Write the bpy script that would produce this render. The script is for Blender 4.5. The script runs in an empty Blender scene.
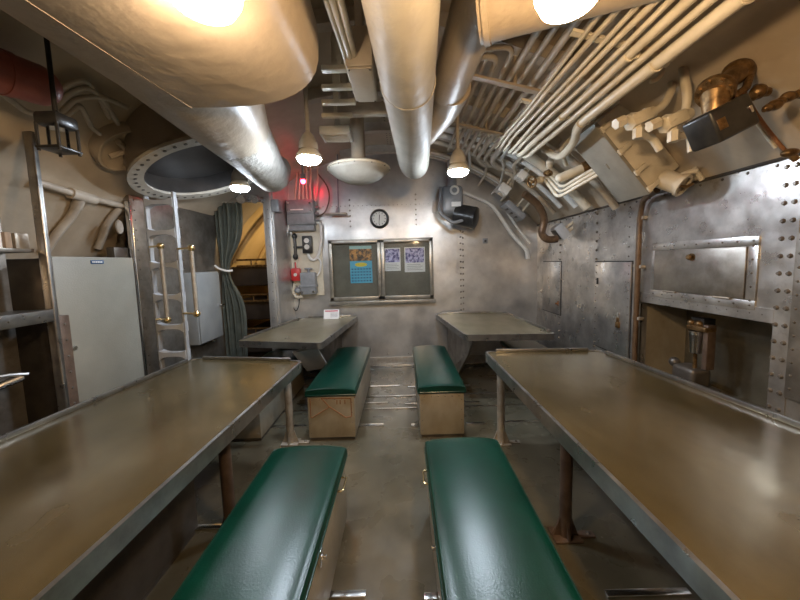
import bpy, bmesh, math, random
from mathutils import Vector, Matrix
random.seed(7)
SC = bpy.context.scene
COL = SC.collection
V = Vector
PI = math.pi

# ---------------------------------------------------------------- camera
F = 320.0; H = 1.45
PITCH = math.radians(5.1); ROLL = math.radians(1.6)
SHX = -2.8/800; SHY = -9.4/800
fw = V((0, math.cos(PITCH), -math.sin(PITCH)))
up0 = V((0, math.sin(PITCH), math.cos(PITCH)))
rt0 = V((1, 0, 0))
rt = rt0*math.cos(ROLL) - up0*math.sin(ROLL)
up = rt0*math.sin(ROLL) + up0*math.cos(ROLL)
cam_d = bpy.data.cameras.new('camera'); cam = bpy.data.objects.new('camera', cam_d); COL.objects.link(cam)
M = Matrix((rt, up, -fw)).transposed().to_4x4(); M.translation = V((0, 0, H)); cam.matrix_world = M
cam_d.sensor_width = 36; cam_d.lens = 36*F/800; cam_d.shift_x = SHX; cam_d.shift_y = SHY
cam_d.clip_start = 0.02
SC.camera = cam
def at(px, py, x=None, y=None, z=None):
    d = rt*((px-400+800*SHX)/F) + up*((300-py+800*SHY)/F) + fw
    o = V((0, 0, H))
    if x is not None: t = (x-o.x)/d.x
    elif y is not None: t = (y-o.y)/d.y
    else: t = (z-o.z)/d.z
    return o + d*t

SC.view_settings.view_transform = 'Standard'
SC.view_settings.look = 'None'
SC.view_settings.gamma = 1
SC.view_settings.use_curve_mapping = False
SC.view_settings.exposure = 0.12

# ---------------------------------------------------------------- materials
def mat(name, c1, c2=None, metal=0.0, rough=0.5, r2=None, scale=4.0, stretch=(1,1,1), bump=0.0, bscale=None,
        emit=None, estr=0, coat=0.0, sheen=0.0, detail=5, fleck=None, fleck_amt=0.55, spec=0.5, mid=(0.35,0.65)):
    m = bpy.data.materials.new(name); m.use_nodes = True
    nt = m.node_tree; N = nt.nodes; L = nt.links
    b = N['Principled BSDF']
    b.inputs['Metallic'].default_value = metal
    b.inputs['Roughness'].default_value = rough
    b.inputs['Specular IOR Level'].default_value = spec
    b.inputs['Coat Weight'].default_value = coat
    b.inputs['Coat Roughness'].default_value = 0.25
    c1 = tuple(c1)+(1,); c2 = tuple(c2)+(1,) if c2 else c1
    b.inputs['Base Color'].default_value = c1
    if emit:
        b.inputs['Emission Color'].default_value = tuple(emit)+(1,); b.inputs['Emission Strength'].default_value = estr
        return m
    tc = N.new('ShaderNodeTexCoord'); mp = N.new('ShaderNodeMapping')
    mp.inputs['Scale'].default_value = stretch
    geo = N.new('ShaderNodeNewGeometry')
    L.new(geo.outputs['Position'], mp.inputs['Vector'])
    n = N.new('ShaderNodeTexNoise'); n.inputs['Scale'].default_value = scale; n.inputs['Detail'].default_value = detail
    n.inputs['Roughness'].default_value = 0.62
    L.new(mp.outputs[0], n.inputs['Vector'])
    r = N.new('ShaderNodeValToRGB')
    r.color_ramp.elements[0].position = mid[0]; r.color_ramp.elements[1].position = mid[1]
    r.color_ramp.elements[0].color = c1; r.color_ramp.elements[1].color = c2
    L.new(n.outputs['Fac'], r.inputs['Fac'])
    col = r.outputs['Color']
    if fleck:
        n3 = N.new('ShaderNodeTexNoise'); n3.inputs['Scale'].default_value = scale*2.3; n3.inputs['Detail'].default_value = 8
        n3.inputs['Roughness'].default_value = 0.7
        L.new(mp.outputs[0], n3.inputs['Vector'])
        r3 = N.new('ShaderNodeValToRGB'); r3.color_ramp.elements[0].position = fleck_amt; r3.color_ramp.elements[1].position = min(1, fleck_amt+0.22)
        L.new(n3.outputs['Fac'], r3.inputs['Fac'])
        mx = N.new('ShaderNodeMix'); mx.data_type = 'RGBA'
        ml = N.new('ShaderNodeMath'); ml.operation = 'MULTIPLY'; ml.inputs[1].default_value = .7
        L.new(r3.outputs['Color'], ml.inputs[0]); L.new(ml.outputs[0], mx.inputs['Factor']); L.new(col, mx.inputs['A']); mx.inputs['B'].default_value = tuple(fleck)+(1,)
        col = mx.outputs['Result']
    L.new(col, b.inputs['Base Color'])
    if r2 is not None:
        n2 = N.new('ShaderNodeTexNoise'); n2.inputs['Scale'].default_value = scale*1.7; n2.inputs['Detail'].default_value = 6
        L.new(mp.outputs[0], n2.inputs['Vector'])
        mr = N.new('ShaderNodeMapRange'); mr.inputs['From Min'].default_value = 0.3; mr.inputs['From Max'].default_value = 0.7
        mr.inputs['To Min'].default_value = rough; mr.inputs['To Max'].default_value = r2
        L.new(n2.outputs['Fac'], mr.inputs['Value']); L.new(mr.outputs[0], b.inputs['Roughness'])
    if bump:
        nb = N.new('ShaderNodeTexNoise'); nb.inputs['Scale'].default_value = bscale or scale*3; nb.inputs['Detail'].default_value = 3
        L.new(geo.outputs['Position'], nb.inputs['Vector'])
        bp = N.new('ShaderNodeBump'); bp.inputs['Strength'].default_value = bump; bp.inputs['Distance'].default_value = 0.02
        L.new(nb.outputs['Fac'], bp.inputs['Height']); L.new(bp.outputs[0], b.inputs['Normal'])
    return m

MT = {}
MT['hull'] = mat('cream_hull', (.40,.33,.245), (.53,.45,.345), rough=.38, r2=.55, scale=2.2, bump=.25, bscale=7)
MT['hull_warm'] = mat('bunkroom_hull', (.50,.36,.17), (.62,.46,.24), rough=.5, scale=2)
MT['insul'] = mat('painted_insulation', (.36,.30,.23), (.45,.38,.30), rough=.42, scale=3, bump=.25, bscale=14)
MT['duct'] = mat('duct_paint', (.38,.35,.30), (.47,.44,.38), rough=.5, r2=.62, spec=.25, scale=5, bump=.2, bscale=20, fleck=(.6,.58,.53), fleck_amt=.68)
MT['lagging'] = mat('white_lagging', (.34,.32,.28), (.50,.48,.44), spec=.22, rough=.55, scale=12, bump=.6, bscale=30)
MT['cream'] = mat('cream_paint', (.58,.52,.41), (.68,.62,.50), rough=.35, scale=9, bump=.08, bscale=40)
MT['cream2'] = mat('dull_cream_paint', (.42,.37,.31), (.54,.49,.41), rough=.42, scale=9)
MT['white'] = mat('white_paint', (.68,.68,.66), (.80,.80,.77), rough=.35, scale=8)
MT['wallm'] = mat('wall_steel', (.43,.425,.42), (.64,.63,.61), metal=.80, rough=.30, r2=.48, scale=2.6, bump=.22, bscale=3.2, fleck=(.36,.34,.32), fleck_amt=.60)
MT['wallr'] = mat('side_wall_steel', (.40,.385,.37), (.64,.62,.59), metal=.85, rough=.24, r2=.42, scale=5.5, bump=.45, bscale=3.4, fleck=(.27,.235,.20), fleck_amt=.54, detail=9)
MT['dull'] = mat('dull_steel', (.24,.215,.185), (.40,.37,.33), metal=.85, rough=.3, r2=.5, scale=6, fleck=(.18,.15,.13), fleck_amt=.58, bump=.1, bscale=6)
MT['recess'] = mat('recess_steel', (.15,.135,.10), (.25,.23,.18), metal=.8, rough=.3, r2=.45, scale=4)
MT['lid_shade'] = mat('lid_shade_grey', (.24,.225,.19), (.30,.28,.24), rough=.4, scale=8)  # darker grey for the box lid, underside shade put into the colour
MT['ladder'] = mat('ladder_paint', (.26,.27,.285), (.34,.35,.36), rough=.4, scale=10)
MT['rivet'] = mat('rivet_steel', (.16,.145,.13), (.26,.24,.21), metal=.6, rough=.35, scale=9)
MT['cabg'] = mat('cabinet_grey', (.22,.235,.24), (.27,.285,.29), rough=.4, scale=5)
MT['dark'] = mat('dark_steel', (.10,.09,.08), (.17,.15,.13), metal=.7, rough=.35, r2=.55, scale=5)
MT['table'] = mat('table_steel', (.105,.078,.030), (.180,.138,.066), metal=.65, coat=.4, rough=.13, r2=.28, scale=3.2, stretch=(1.0,.55,1), bump=.09, bscale=6, fleck=(.27,.215,.135), fleck_amt=.62)
MT['table2'] = mat('table_steel_pale', (.30,.27,.17), (.42,.385,.27), metal=.8, rough=.27, r2=.42, scale=3.2, stretch=(1.0,.55,1), bump=.05, bscale=5)
MT['edge'] = mat('table_edge_steel', (.26,.255,.25), (.42,.41,.39), metal=.95, rough=.25, r2=.4, scale=7, fleck=(.40,.29,.2), fleck_amt=.66)
MT['bright'] = mat('bright_steel', (.70,.70,.70), (.85,.84,.82), metal=1, rough=.2, scale=8)
MT['leg'] = mat('leg_paint', (.30,.26,.21), (.42,.38,.32), metal=.4, rough=.42, scale=14, fleck=(.22,.12,.07), fleck_amt=.60)
MT['legdark'] = mat('leg_rust', (.10,.07,.055), (.17,.12,.09), metal=.4, rough=.42, scale=14, fleck=(.16,.07,.04), fleck_amt=.58)
MT['bench'] = mat('bench_body', (.28,.24,.175), (.39,.345,.265), metal=.35, rough=.42, scale=5, stretch=(1,1,.6), fleck=(.20,.13,.075), fleck_amt=.58)
MT['rust'] = mat('rust', (.20,.085,.035), (.33,.16,.07), metal=.3, rough=.55, scale=20)
MT['green'] = mat('green_vinyl', (.001,.022,.014), (.001,.032,.021), rough=.29, scale=6, bump=.05, bscale=160, spec=.55)
MT['floor'] = mat('deck', (.060,.053,.034), (.115,.10,.068), rough=.20, r2=.40, scale=2.6, bump=.04, bscale=10, fleck=(.040,.034,.022), fleck_amt=.58, coat=.25)
MT['lockg'] = mat('grey_locker_paint', (.20,.20,.175), (.24,.24,.21), rough=.42, scale=2, bump=.10, bscale=120)
MT['boxg'] = mat('blue_grey_paint', (.20,.21,.225), (.27,.28,.295), rough=.35, scale=12)
MT['boxl'] = mat('pale_grey_paint', (.42,.44,.47), (.50,.52,.55), rough=.4, scale=6)
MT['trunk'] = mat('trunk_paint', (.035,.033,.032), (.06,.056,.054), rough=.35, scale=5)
MT['black'] = mat('black_paint', (.015,.015,.016), (.035,.034,.032), rough=.28, scale=14)
MT['rubber'] = mat('black_rubber', (.02,.02,.02), rough=.55)
MT['brass'] = mat('brass', (.70,.52,.25), (.80,.62,.33), metal=1, rough=.25, scale=20)
MT['bronze'] = mat('tarnished_bronze', (.09,.05,.02), (.30,.19,.085), metal=.7, rough=.38, scale=28)
MT['red'] = mat('red_paint', (.42,.02,.02), (.5,.03,.03), rough=.35, scale=8)
MT['redd'] = mat('dark_red_paint', (.28,.08,.06), (.36,.11,.085), rough=.45, scale=12)
MT['curtain'] = mat('curtain_cloth', (.13,.145,.12), (.185,.20,.17), rough=.75, scale=10, bump=.1, bscale=120)
MT['cord'] = mat('white_cord', (.75,.73,.68), rough=.5)
MT['card'] = mat('paper', (.78,.78,.78), (.84,.84,.84), rough=.6)
MT['backing'] = mat('cabinet_backing', (.13,.12,.095), (.19,.175,.14), rough=.55, scale=5, fleck=(.20,.15,.10), fleck_amt=.66)
MT['frame'] = mat('cabinet_frame', (.27,.25,.21), (.40,.375,.33), metal=.6, rough=.33, scale=9)
MT['blue'] = mat('calendar_blue', (.10,.42,.62), (.14,.50,.70), rough=.5)
MT['blue_d'] = mat('calendar_print', (.02,.07,.17), rough=.5)
MT['yellow'] = mat('calendar_yellow', (.75,.60,.05), rough=.5)
MT['orange'] = mat('calendar_photo', (.10,.07,.05), (.72,.34,.10), rough=.5, scale=22, mid=(.4,.6))
MT['sky'] = mat('calendar_sky', (.40,.62,.62), rough=.5)
MT['viol'] = mat('poster_photo', (.05,.04,.20), (.58,.56,.86), rough=.5, scale=30, mid=(.42,.58))
MT['ink'] = mat('grey_ink', (.35,.34,.36), rough=.6)
MT['redink'] = mat('red_ink', (.55,.08,.12), rough=.6)
MT['dial'] = mat('dial_face', (.68,.68,.64), rough=.4)
MT['bunk'] = mat('bunk_canvas', (.03,.022,.018), (.05,.036,.028), rough=.6, scale=8)
MT['wood'] = mat('brown_box', (.30,.22,.16), (.38,.29,.21), rough=.6, scale=6)
MT['rustpipe'] = mat('rusty_pipe', (.085,.05,.028), (.17,.105,.06), metal=.3, rough=.35, scale=14)
MT['warm_lens_bright'] = mat('bright_warm_lamp_lens', (1,1,1), emit=(1.0,.66,.34), estr=420)
MT['warm_lens'] = mat('warm_lamp_lens', (1,1,1), emit=(1.0,.72,.45), estr=180)
MT['cool_lens'] = mat('cool_lamp_lens', (1,1,1), emit=(.76,.87,1.0), estr=330)
MT['small_lens'] = mat('small_lamp_lens', (1,1,1), emit=(.80,.89,1.0), estr=150)
MT['red_lens'] = mat('red_lamp_lens', (1,.1,.1), emit=(1.0,.015,.04), estr=60)
MT['red_lens_dim'] = mat('dim_red_lamp_lens', (1,.1,.1), emit=(1.0,.015,.04), estr=30)
MT['bunk_lens'] = mat('bunk_lamp_lens', (1,1,1), emit=(1.0,.72,.36), estr=230)
gl = bpy.data.materials.new('clear_glass'); gl.use_nodes = True
_n = gl.node_tree.nodes; _l = gl.node_tree.links; _n.remove(_n['Principled BSDF'])
_t = _n.new('ShaderNodeBsdfTransparent'); _t.inputs['Color'].default_value = (.93,.94,.93,1); _g = _n.new('ShaderNodeBsdfGlossy'); _g.inputs['Roughness'].default_value = .06
_f = _n.new('ShaderNodeFresnel'); _f.inputs['IOR'].default_value = 1.4; _m = _n.new('ShaderNodeMixShader')
_l.new(_f.outputs[0], _m.inputs[0]); _l.new(_t.outputs[0], _m.inputs[1]); _l.new(_g.outputs[0], _m.inputs[2]); _l.new(_m.outputs[0], _n['Material Output'].inputs['Surface'])
MT['glass'] = gl

# ---------------------------------------------------------------- mesh builder
class MB:
    def __init__(s): s.bm = bmesh.new()
    def _merge(s, b2, mtx=None):
        if mtx is not None: bmesh.ops.transform(b2, matrix=mtx, verts=b2.verts)
        me = bpy.data.meshes.new('tmp'); b2.to_mesh(me); b2.free(); s.bm.from_mesh(me); bpy.data.meshes.remove(me)
    def box(s, lo, hi, bev=0, seg=2, rot=None):
        lo, hi = V(lo), V(hi); c = (lo+hi)/2; d = hi-lo
        b = bmesh.new(); bmesh.ops.create_cube(b, size=1)
        bmesh.ops.scale(b, vec=(abs(d.x), abs(d.y), abs(d.z)), verts=b.verts)
        if bev: bmesh.ops.bevel(b, geom=b.edges[:], offset=bev, segments=seg, affect='EDGES', profile=.5)
        m = Matrix.Translation(c)
        if rot is not None: m = m @ rot.to_4x4()
        s._merge(b, m); return s
    def obox(s, c, axes, half, bev=0, seg=2):
        R = Matrix([a.normalized() for a in axes]).transposed()
        b = bmesh.new(); bmesh.ops.create_cube(b, size=2)
        bmesh.ops.scale(b, vec=half, verts=b.verts)
        if bev: bmesh.ops.bevel(b, geom=b.edges[:], offset=bev, segments=seg, affect='EDGES', profile=.5)
        s._merge(b, Matrix.Translation(V(c)) @ R.to_4x4()); return s
    def cyl(s, p0, p1, r, r2=None, seg=16, caps=True):
        p0, p1 = V(p0), V(p1); d = p1-p0
        b = bmesh.new(); bmesh.ops.create_cone(b, cap_ends=caps, segments=seg, radius1=r, radius2=r if r2 is None else r2, depth=d.length)
        q = V((0,0,1)).rotation_difference(d.normalized())
        s._merge(b, Matrix.Translation((p0+p1)/2) @ q.to_matrix().to_4x4()); return s
    def sph(s, c, r, sc=(1,1,1), seg=16, rings=10):
        b = bmesh.new(); bmesh.ops.create_uvsphere(b, u_segments=seg, v_segments=rings, radius=r)
        s._merge(b, Matrix.Translation(V(c)) @ Matrix.Diagonal(V(sc)).to_4x4()); return s
    def lathe(s, prof, c, axis=(0,0,1), seg=32, sx=1, sy=1):
        b = bmesh.new(); rings = []
        for (r, h) in prof:
            if r < 1e-5: rings.append([b.verts.new((0,0,h))])
            else: rings.append([b.verts.new((r*math.cos(2*PI*k/seg)*sx, r*math.sin(2*PI*k/seg)*sy, h)) for k in range(seg)])
        for a, c2 in zip(rings, rings[1:]):
            for k in range(seg):
                k2 = (k+1) % seg
                vs = [a[k % len(a)], a[k2 % len(a)], c2[k2 % len(c2)], c2[k % len(c2)]]
                u = []
                for v in vs:
                    if v not in u: u.append(v)
                if len(u) > 2: b.faces.new(u)
        bmesh.ops.recalc_face_normals(b, faces=b.faces)
        q = V((0,0,1)).rotation_difference(V(axis).normalized())
        s._merge(b, Matrix.Translation(V(c)) @ q.to_matrix().to_4x4()); return s
    def tube(s, pts, r, seg=10, bend=None, closed=False):
        pts = [V(p) for p in pts]
        if bend and len(pts) > 2:
            out = [pts[0]]
            for i in range(1, len(pts)-1):
                a, b_, c = pts[i-1], pts[i], pts[i+1]
                k = min(bend, (a-b_).length*.49, (c-b_).length*.49)
                p = b_+(a-b_).normalized()*k; q = b_+(c-b_).normalized()*k
                for j in range(6):
                    t = j/5; out.append((1-t)**2*p + 2*t*(1-t)*b_ + t*t*q)
            out.append(pts[-1]); pts = out
        b = bmesh.new(); rings = []
        n = len(pts)
        t0 = (pts[1]-pts[0]).normalized()
        nrm = t0.orthogonal().normalized()
        for i in range(n):
            if closed: t = (pts[(i+1) % n]-pts[i-1]).normalized()
            else: t = (pts[min(i+1, n-1)]-pts[max(i-1, 0)]).normalized()
            nrm = (nrm - t*nrm.dot(t)).normalized(); bi = t.cross(nrm)
            rr = r[i] if isinstance(r, (list, tuple)) else r
            rings.append([b.verts.new(pts[i] + nrm*rr*math.cos(2*PI*k/seg) + bi*rr*math.sin(2*PI*k/seg)) for k in range(seg)])
        m = n if closed else n-1
        for i in range(m):
            a, c = rings[i], rings[(i+1) % n]
            for k in range(seg): b.faces.new([a[k], a[(k+1) % seg], c[(k+1) % seg], c[k]])
        if not closed:
            b.faces.new(rings[0][::-1]); b.faces.new(rings[-1])
        bmesh.ops.recalc_face_normals(b, faces=b.faces)
        s._merge(b); return s
    def prism(s, poly, vec):
        """poly: list of 3-D points, extruded by vec"""
        b = bmesh.new(); vec = V(vec)
        a = [b.verts.new(V(p)) for p in poly]; c = [b.verts.new(V(p)+vec) for p in poly]
        b.faces.new(a); b.faces.new(c[::-1])
        n = len(poly)
        for i in range(n): b.faces.new([a[i], c[i], c[(i+1) % n], a[(i+1) % n]])
        bmesh.ops.recalc_face_normals(b, faces=b.faces)
        s._merge(b); return s
    def rivet(s, c, r=.006, axis=(0,0,1)):
        b = bmesh.new(); bmesh.ops.create_cone(b, cap_ends=True, segments=8, radius1=r, radius2=r*.55, depth=r*.8)
        for f_ in b.faces: f_.material_index = 1
        q = V((0,0,1)).rotation_difference(V(axis).normalized())
        s._merge(b, Matrix.Translation(V(c)+V(axis).normalized()*r*.35) @ q.to_matrix().to_4x4()); return s
    def rivets(s, p0, p1, n, r=.006, axis=(0,0,1)):
        p0, p1 = V(p0), V(p1)
        for i in range(n): s.rivet(p0.lerp(p1, i/max(1, n-1)), r, axis)
        return s

def build(name, mb, m, parent=None, smooth=35, origin=None):
    bm = mb.bm
    me = bpy.data.meshes.new(name)
    if origin is None:
        xs = [v.co.x for v in bm.verts]; ys = [v.co.y for v in bm.verts]; zs = [v.co.z for v in bm.verts]
        origin = V(((min(xs)+max(xs))/2, (min(ys)+max(ys))/2, min(zs)))
    origin = V(origin)
    bmesh.ops.translate(bm, vec=-origin, verts=bm.verts)
    bm.to_mesh(me); bm.free()
    me.materials.append(MT[m] if isinstance(m, str) else m)
    if any(p_.material_index for p_ in me.polygons): me.materials.append(MT['rivet'])
    me.shade_smooth(); me.set_sharp_from_angle(angle=math.radians(smooth))
    o = bpy.data.objects.new(name, me); COL.objects.link(o)
    if parent is not None:
        o.parent = parent
        p = parent; w = V((0,0,0))
        while p is not None: w += p.location; p = p.parent
        o.location = origin - w
    else: o.location = origin
    return o
def tag(o, label, cat, group=None, kind=None):
    o['label'] = label; o['category'] = cat
    if group: o['group'] = group
    if kind: o['kind'] = kind
    return o
def thing(name, label, cat, loc, group=None):
    o = bpy.data.objects.new(name, None); COL.objects.link(o); o.location = V(loc); o.empty_display_size = .1
    return tag(o, label, cat, group)
def struct(name, mb, m, parent=None, smooth=35):
    o = build(name, mb, m, parent, smooth)
    if parent is None: o['kind'] = 'structure'
    return o

# ---------------------------------------------------------------- room shell
HX, HZ, HR = -.20, .30, 2.60
XR = 1.85; YB = 4.40; XL = -2.12; YD = 3.80; XD = -1.50; YF = -1.9; YE = 7.2
def hp(X, y, dr=0.0):
    r = HR-dr
    return V((X, y, HZ+math.sqrt(max(0, r*r-(X-HX)**2))))
def ha(a, y, dr=0.0):      # angle from vertical, positive to the right
    r = HR-dr
    return V((HX+r*math.sin(a), y, HZ+r*math.cos(a)))

def hull_mesh(y0, y1, a0=-PI*.62, a1=PI*.62, n=72, ny=12, th=.05):
    mb = MB(); b = bmesh.new()
    def grid(dr):
        return [[b.verts.new(ha(a0+(a1-a0)*i/n, y0+(y1-y0)*j/ny, dr)) for i in range(n+1)] for j in range(ny+1)]
    g = grid(0); h = grid(-th)
    for j in range(ny):
        for i in range(n):
            b.faces.new([g[j][i], g[j][i+1], g[j+1][i+1], g[j+1][i]]); b.faces.new([h[j][i], h[j+1][i], h[j+1][i+1], h[j][i+1]])
    for j in range(ny):
        for i in (0, n): b.faces.new([g[j][i], g[j+1][i], h[j+1][i], h[j][i]])
    for j in (0, ny):
        for i in range(n): b.faces.new([g[j][i], g[j][i+1], h[j][i+1], h[j][i]])
    bmesh.ops.recalc_face_normals(b, faces=b.faces)
    mb._merge(b); return mb
struct('ceiling', hull_mesh(YF, YB+.05), 'hull')
struct('ceiling', hull_mesh(YB+.05, YE, n=48), 'hull_warm')

mb = MB(); mb.box((-2.7, YF, -.06), (2.4, YE, 0)); struct('floor', mb, 'floor')

# end wall behind the camera and at the end of the bunk room
def arch_poly(y, x0=-2.75, x1=2.35, z0=0.0, n=30, dr=0):
    pts = []
    for i in range(n+1):
        X = x0+(x1-x0)*i/n
        r = HR-dr
        zz = HZ+math.sqrt(max(.0, r*r-(X-HX)**2))
        pts.append(V((X, y, zz)))
    return [V((x0, y, z0))]+pts+[V((x1, y, z0))]
mb = MB(); mb.prism(arch_poly(YF), (0, -.05, 0)); struct('wall_front', mb, 'wallr')
mb = MB(); mb.prism(arch_poly(YE, dr=-.02), (0, .05, 0)); struct('wall_bunkroom', mb, 'hull_warm')

# back wall (bulkhead) : from XD to XR, up to the hull
mb = MB()
mb.prism(arch_poly(YB, XD, XR+.1, 0, 26, dr=-.01), (0, .06, 0))
p = at(461, 300, y=YB).x
for X, z0, z1, nn in ((p, .35, 2.1, 22), (p+.035, .37, 2.08, 22), (at(416,215,y=YB).x, 1.95, 2.35, 7), (at(350,215,y=YB).x, 1.95, 2.3, 6)):
    mb.rivets((X, YB-.004, z0), (X, YB-.004, z1), nn, .013, (0,-1,0))
mb.rivets((-1.1, YB-.007, 2.22), (1.2, YB, 2.22), 40, .008, (0,-1,0))
mb.rivets((-1.4, YB, .17), (1.8, YB, .17), 12, .009, (0,-1,0))
mb.box((p-.05, YB-.004, .1), (p+.09, YB+.01, 2.25)); mb.box((at(416,215,y=YB).x-.06, YB-.004, 1.9), (at(416,215,y=YB).x+.06, YB+.01, 2.6))
mb.box((-1.45, YB-.007, 2.18), (1.4, YB+.01, 2.26))
struct('wall_back', mb, 'wallm')
mb = MB(); mb.box((XD+.01, YB-.035, 0), (XR, YB-.004, .13), .004); mb.rivets((-1.4, YB-.035, .07), (1.7, YB-.035, .07), 14, .01, (0,-1,0)); struct('baseboard_back', mb, 'leg')
mb = MB(); mb.box((XD, YB-.075, 0), (XR, YB-.036, .035), .006); struct('trim_1', mb, 'bright')

# right wall, with the recess and the seams
a = at(641, 304, x=XR); b_ = at(774, 319, x=XR)
RY0, RY1, RZ1, RZ0 = b_.y, a.y, (a.z+b_.z)/2, .50
seam = hp(XR, 0).z
mb = MB(); T = .05
mb.box((XR, RY1, 0), (XR+T, YB, seam)); mb.box((XR, YF, 0), (XR+T, RY0, seam))
mb.box((XR, RY0, RZ1), (XR+T, RY1, seam)); mb.box((XR, RY0, 0), (XR+T, RY1, RZ0))
for Y in (RY0-.05, RY0-.02+.01, 1.0, 3.05, 3.75):
    mb.rivets((XR-.004, Y, .5), (XR-.004, Y, seam-.05), 17, .013, (-1,0,0))
mb.rivets((XR, RY0+.05, RZ1+.035), (XR, RY1, RZ1+.035), 15, .007, (-1,0,0))
mb.rivets((XR, 2.62, .5), (XR, 2.62, seam-.06), 18, .008, (-1,0,0))
mb.rivets((XR, .4, seam-.03), (XR, YB-.1, seam-.03), 30, .009, (-1,0,0))
mb.box((XR-.004, RY0-.075, .3), (XR+.01, RY0+.0, seam)); mb.box((XR-.005, RY0, RZ1-.002), (XR+.01, RY1+.03, RZ1+.07))
mb.box((XR-.005, RY1, .3), (XR+.01, RY1+.05, RZ1+.07))
mb.box((XR-.003, 2.55, 1.36), (XR+.01, YB, 1.38)); 
struct('wall_right', mb, 'wallr')
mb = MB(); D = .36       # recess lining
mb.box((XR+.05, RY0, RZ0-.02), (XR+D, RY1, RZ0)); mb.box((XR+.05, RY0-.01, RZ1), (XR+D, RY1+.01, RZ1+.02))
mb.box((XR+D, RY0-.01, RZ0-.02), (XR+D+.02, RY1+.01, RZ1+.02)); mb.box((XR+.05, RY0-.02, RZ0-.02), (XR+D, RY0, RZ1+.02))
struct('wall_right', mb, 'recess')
mb = MB(); mb.box((XR+.05, RY1, RZ0-.02), (XR+D, RY1+.02, RZ1+.02)); struct('trim_2', mb, 'bench')

# left wall (metal, behind ladder), partition with doorway, return wall
mb = MB()
mb.box((XL-.04, 2.56, 0), (XL, YD, 2.03))
for z in (.95, 1.45): mb.box((XL-.01, 2.60, z), (XL+.004, YD, z+.02))
for Y in (2.60, 3.13): mb.rivets((XL, Y, .5), (XL, Y, 2.0), 20, .007, (1,0,0))
struct('wall_left', mb, 'dull')
mb = MB(); mb.box((XL-.02, 2.535, .0), (XL+.012, 2.56, 1.98), .004); struct('trim_3', mb, 'bright')
DX0, DX1, DZ = -2.08, XD-.10, at(255, 201, y=YD).z
mb = MB()
mb.prism(arch_poly(YD, -2.75, DX0, 0, 12, dr=-.01), (0, .05, 0))
mb.box((DX1, YD, 0), (XD+.02, YD+.05, DZ+.0)); 
mb.prism([V((DX0, YD, DZ)), ]+[hp(DX0+(XD+.02-DX0)*i/12, YD, -.01) for i in range(13)]+[V((XD+.02, YD, DZ))], (0, .05, 0))
struct('wall_left', mb, 'wallm')
mb = MB(); mb.prism([V((XD, YD+.05, 0)), V((XD, YB, 0)), V((XD, YB, hp(XD, 0).z+.01)), V((XD, YD+.05, hp(XD, 0).z+.01))], (-.04, 0, 0))
mb.box((XD-.07, YD-.03, 0), (XD+.0, YD-.002, DZ+.1), .004); mb.rivets((XD-.035, YD-.03, .3), (XD-.035, YD-.03, 2.1), 18, .007, (0,-1,0))
struct('wall_left', mb, 'wallm')
mb = MB(); mb.box((DX0-.02, YD-.04, DZ-.02), (XD-.07, YD-.002, DZ+.03), .005); struct('trim_4', mb, 'bright')

# hull ring frames
n = 5
for i, y in enumerate((1.95, 2.70, 3.45, 4.1)):
    mb = MB()
    a0, a1 = math.radians(-12), math.radians(36)
    pts = [ha(a0+(a1-a0)*k/30, y, .035) for k in range(31)]
    b = bmesh.new(); rows = []
    for k in range(31):
        an = a0+(a1-a0)*k/30
        rows.append([b.verts.new(ha(an, y-.035, .10)), b.verts.new(ha(an, y+.035, .10)), b.verts.new(ha(an, y+.035, .09)), b.verts.new(ha(an, y+.006, .09)),
                     b.verts.new(ha(an, y+.006, -.01)), b.verts.new(ha(an, y-.006, -.01)), b.verts.new(ha(an, y-.006, .09)), b.verts.new(ha(an, y-.035, .09))])
    for r0, r1 in zip(rows, rows[1:]):
        for k in range(8): b.faces.new([r0[k], r0[(k+1) % 8], r1[(k+1) % 8], r1[k]])
    b.faces.new(rows[0]); b.faces.new(rows[-1][::-1]); bmesh.ops.recalc_face_normals(b, faces=b.faces)
    mb._merge(b); struct('trim_%d' % (n+i), mb, 'cream2')
# ceiling plates between frames with lap seams
mb = MB()
for X0 in (-.15, .32):
    b = [hp(X0, .4, .008), hp(X0+.07, .4, .008), hp(X0+.07, 4.38, .008), hp(X0, 4.38, .008)]
    mb.prism(b, (0, 0, .02))
    for k in range(2): mb.rivets(hp(X0+.015+.04*k, .5, .009), hp(X0+.015+.04*k, 4.3, .009), 60, .008, (0,0,-1))
struct('trim_11', mb, 'hull')

# bright battens on the deck
tn = 12
def strip(px0, px1, py, w=.03, h=.012, name=None):
    global tn
    p0 = at(px0, py, z=0); p1 = at(px1, py, z=0); y = (p0.y+p1.y)/2
    mb = MB(); mb.box((p0.x, y-w/2, 0), (p1.x, y+w/2, h), .003); struct('trim_%d' % tn, mb, 'bright'); tn += 1
strip(330, 400, 387, .035); strip(408, 470, 386.5, .035)
strip(330, 540, 395.5, .02); strip(330, 388, 404, .02); strip(405, 480, 403.5, .02)
strip(240, 560, 409, .022); strip(345, 384, 426, .05); strip(411, 418, 426, .05); strip(265, 306, 427, .03)
strip(466, 485, 424, .03); strip(505, 545, 422, .03); strip(176, 222, 528, .035); strip(605, 690, 594, .03); strip(316, 366, 596, .03); strip(424, 440, 598, .03)

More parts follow.
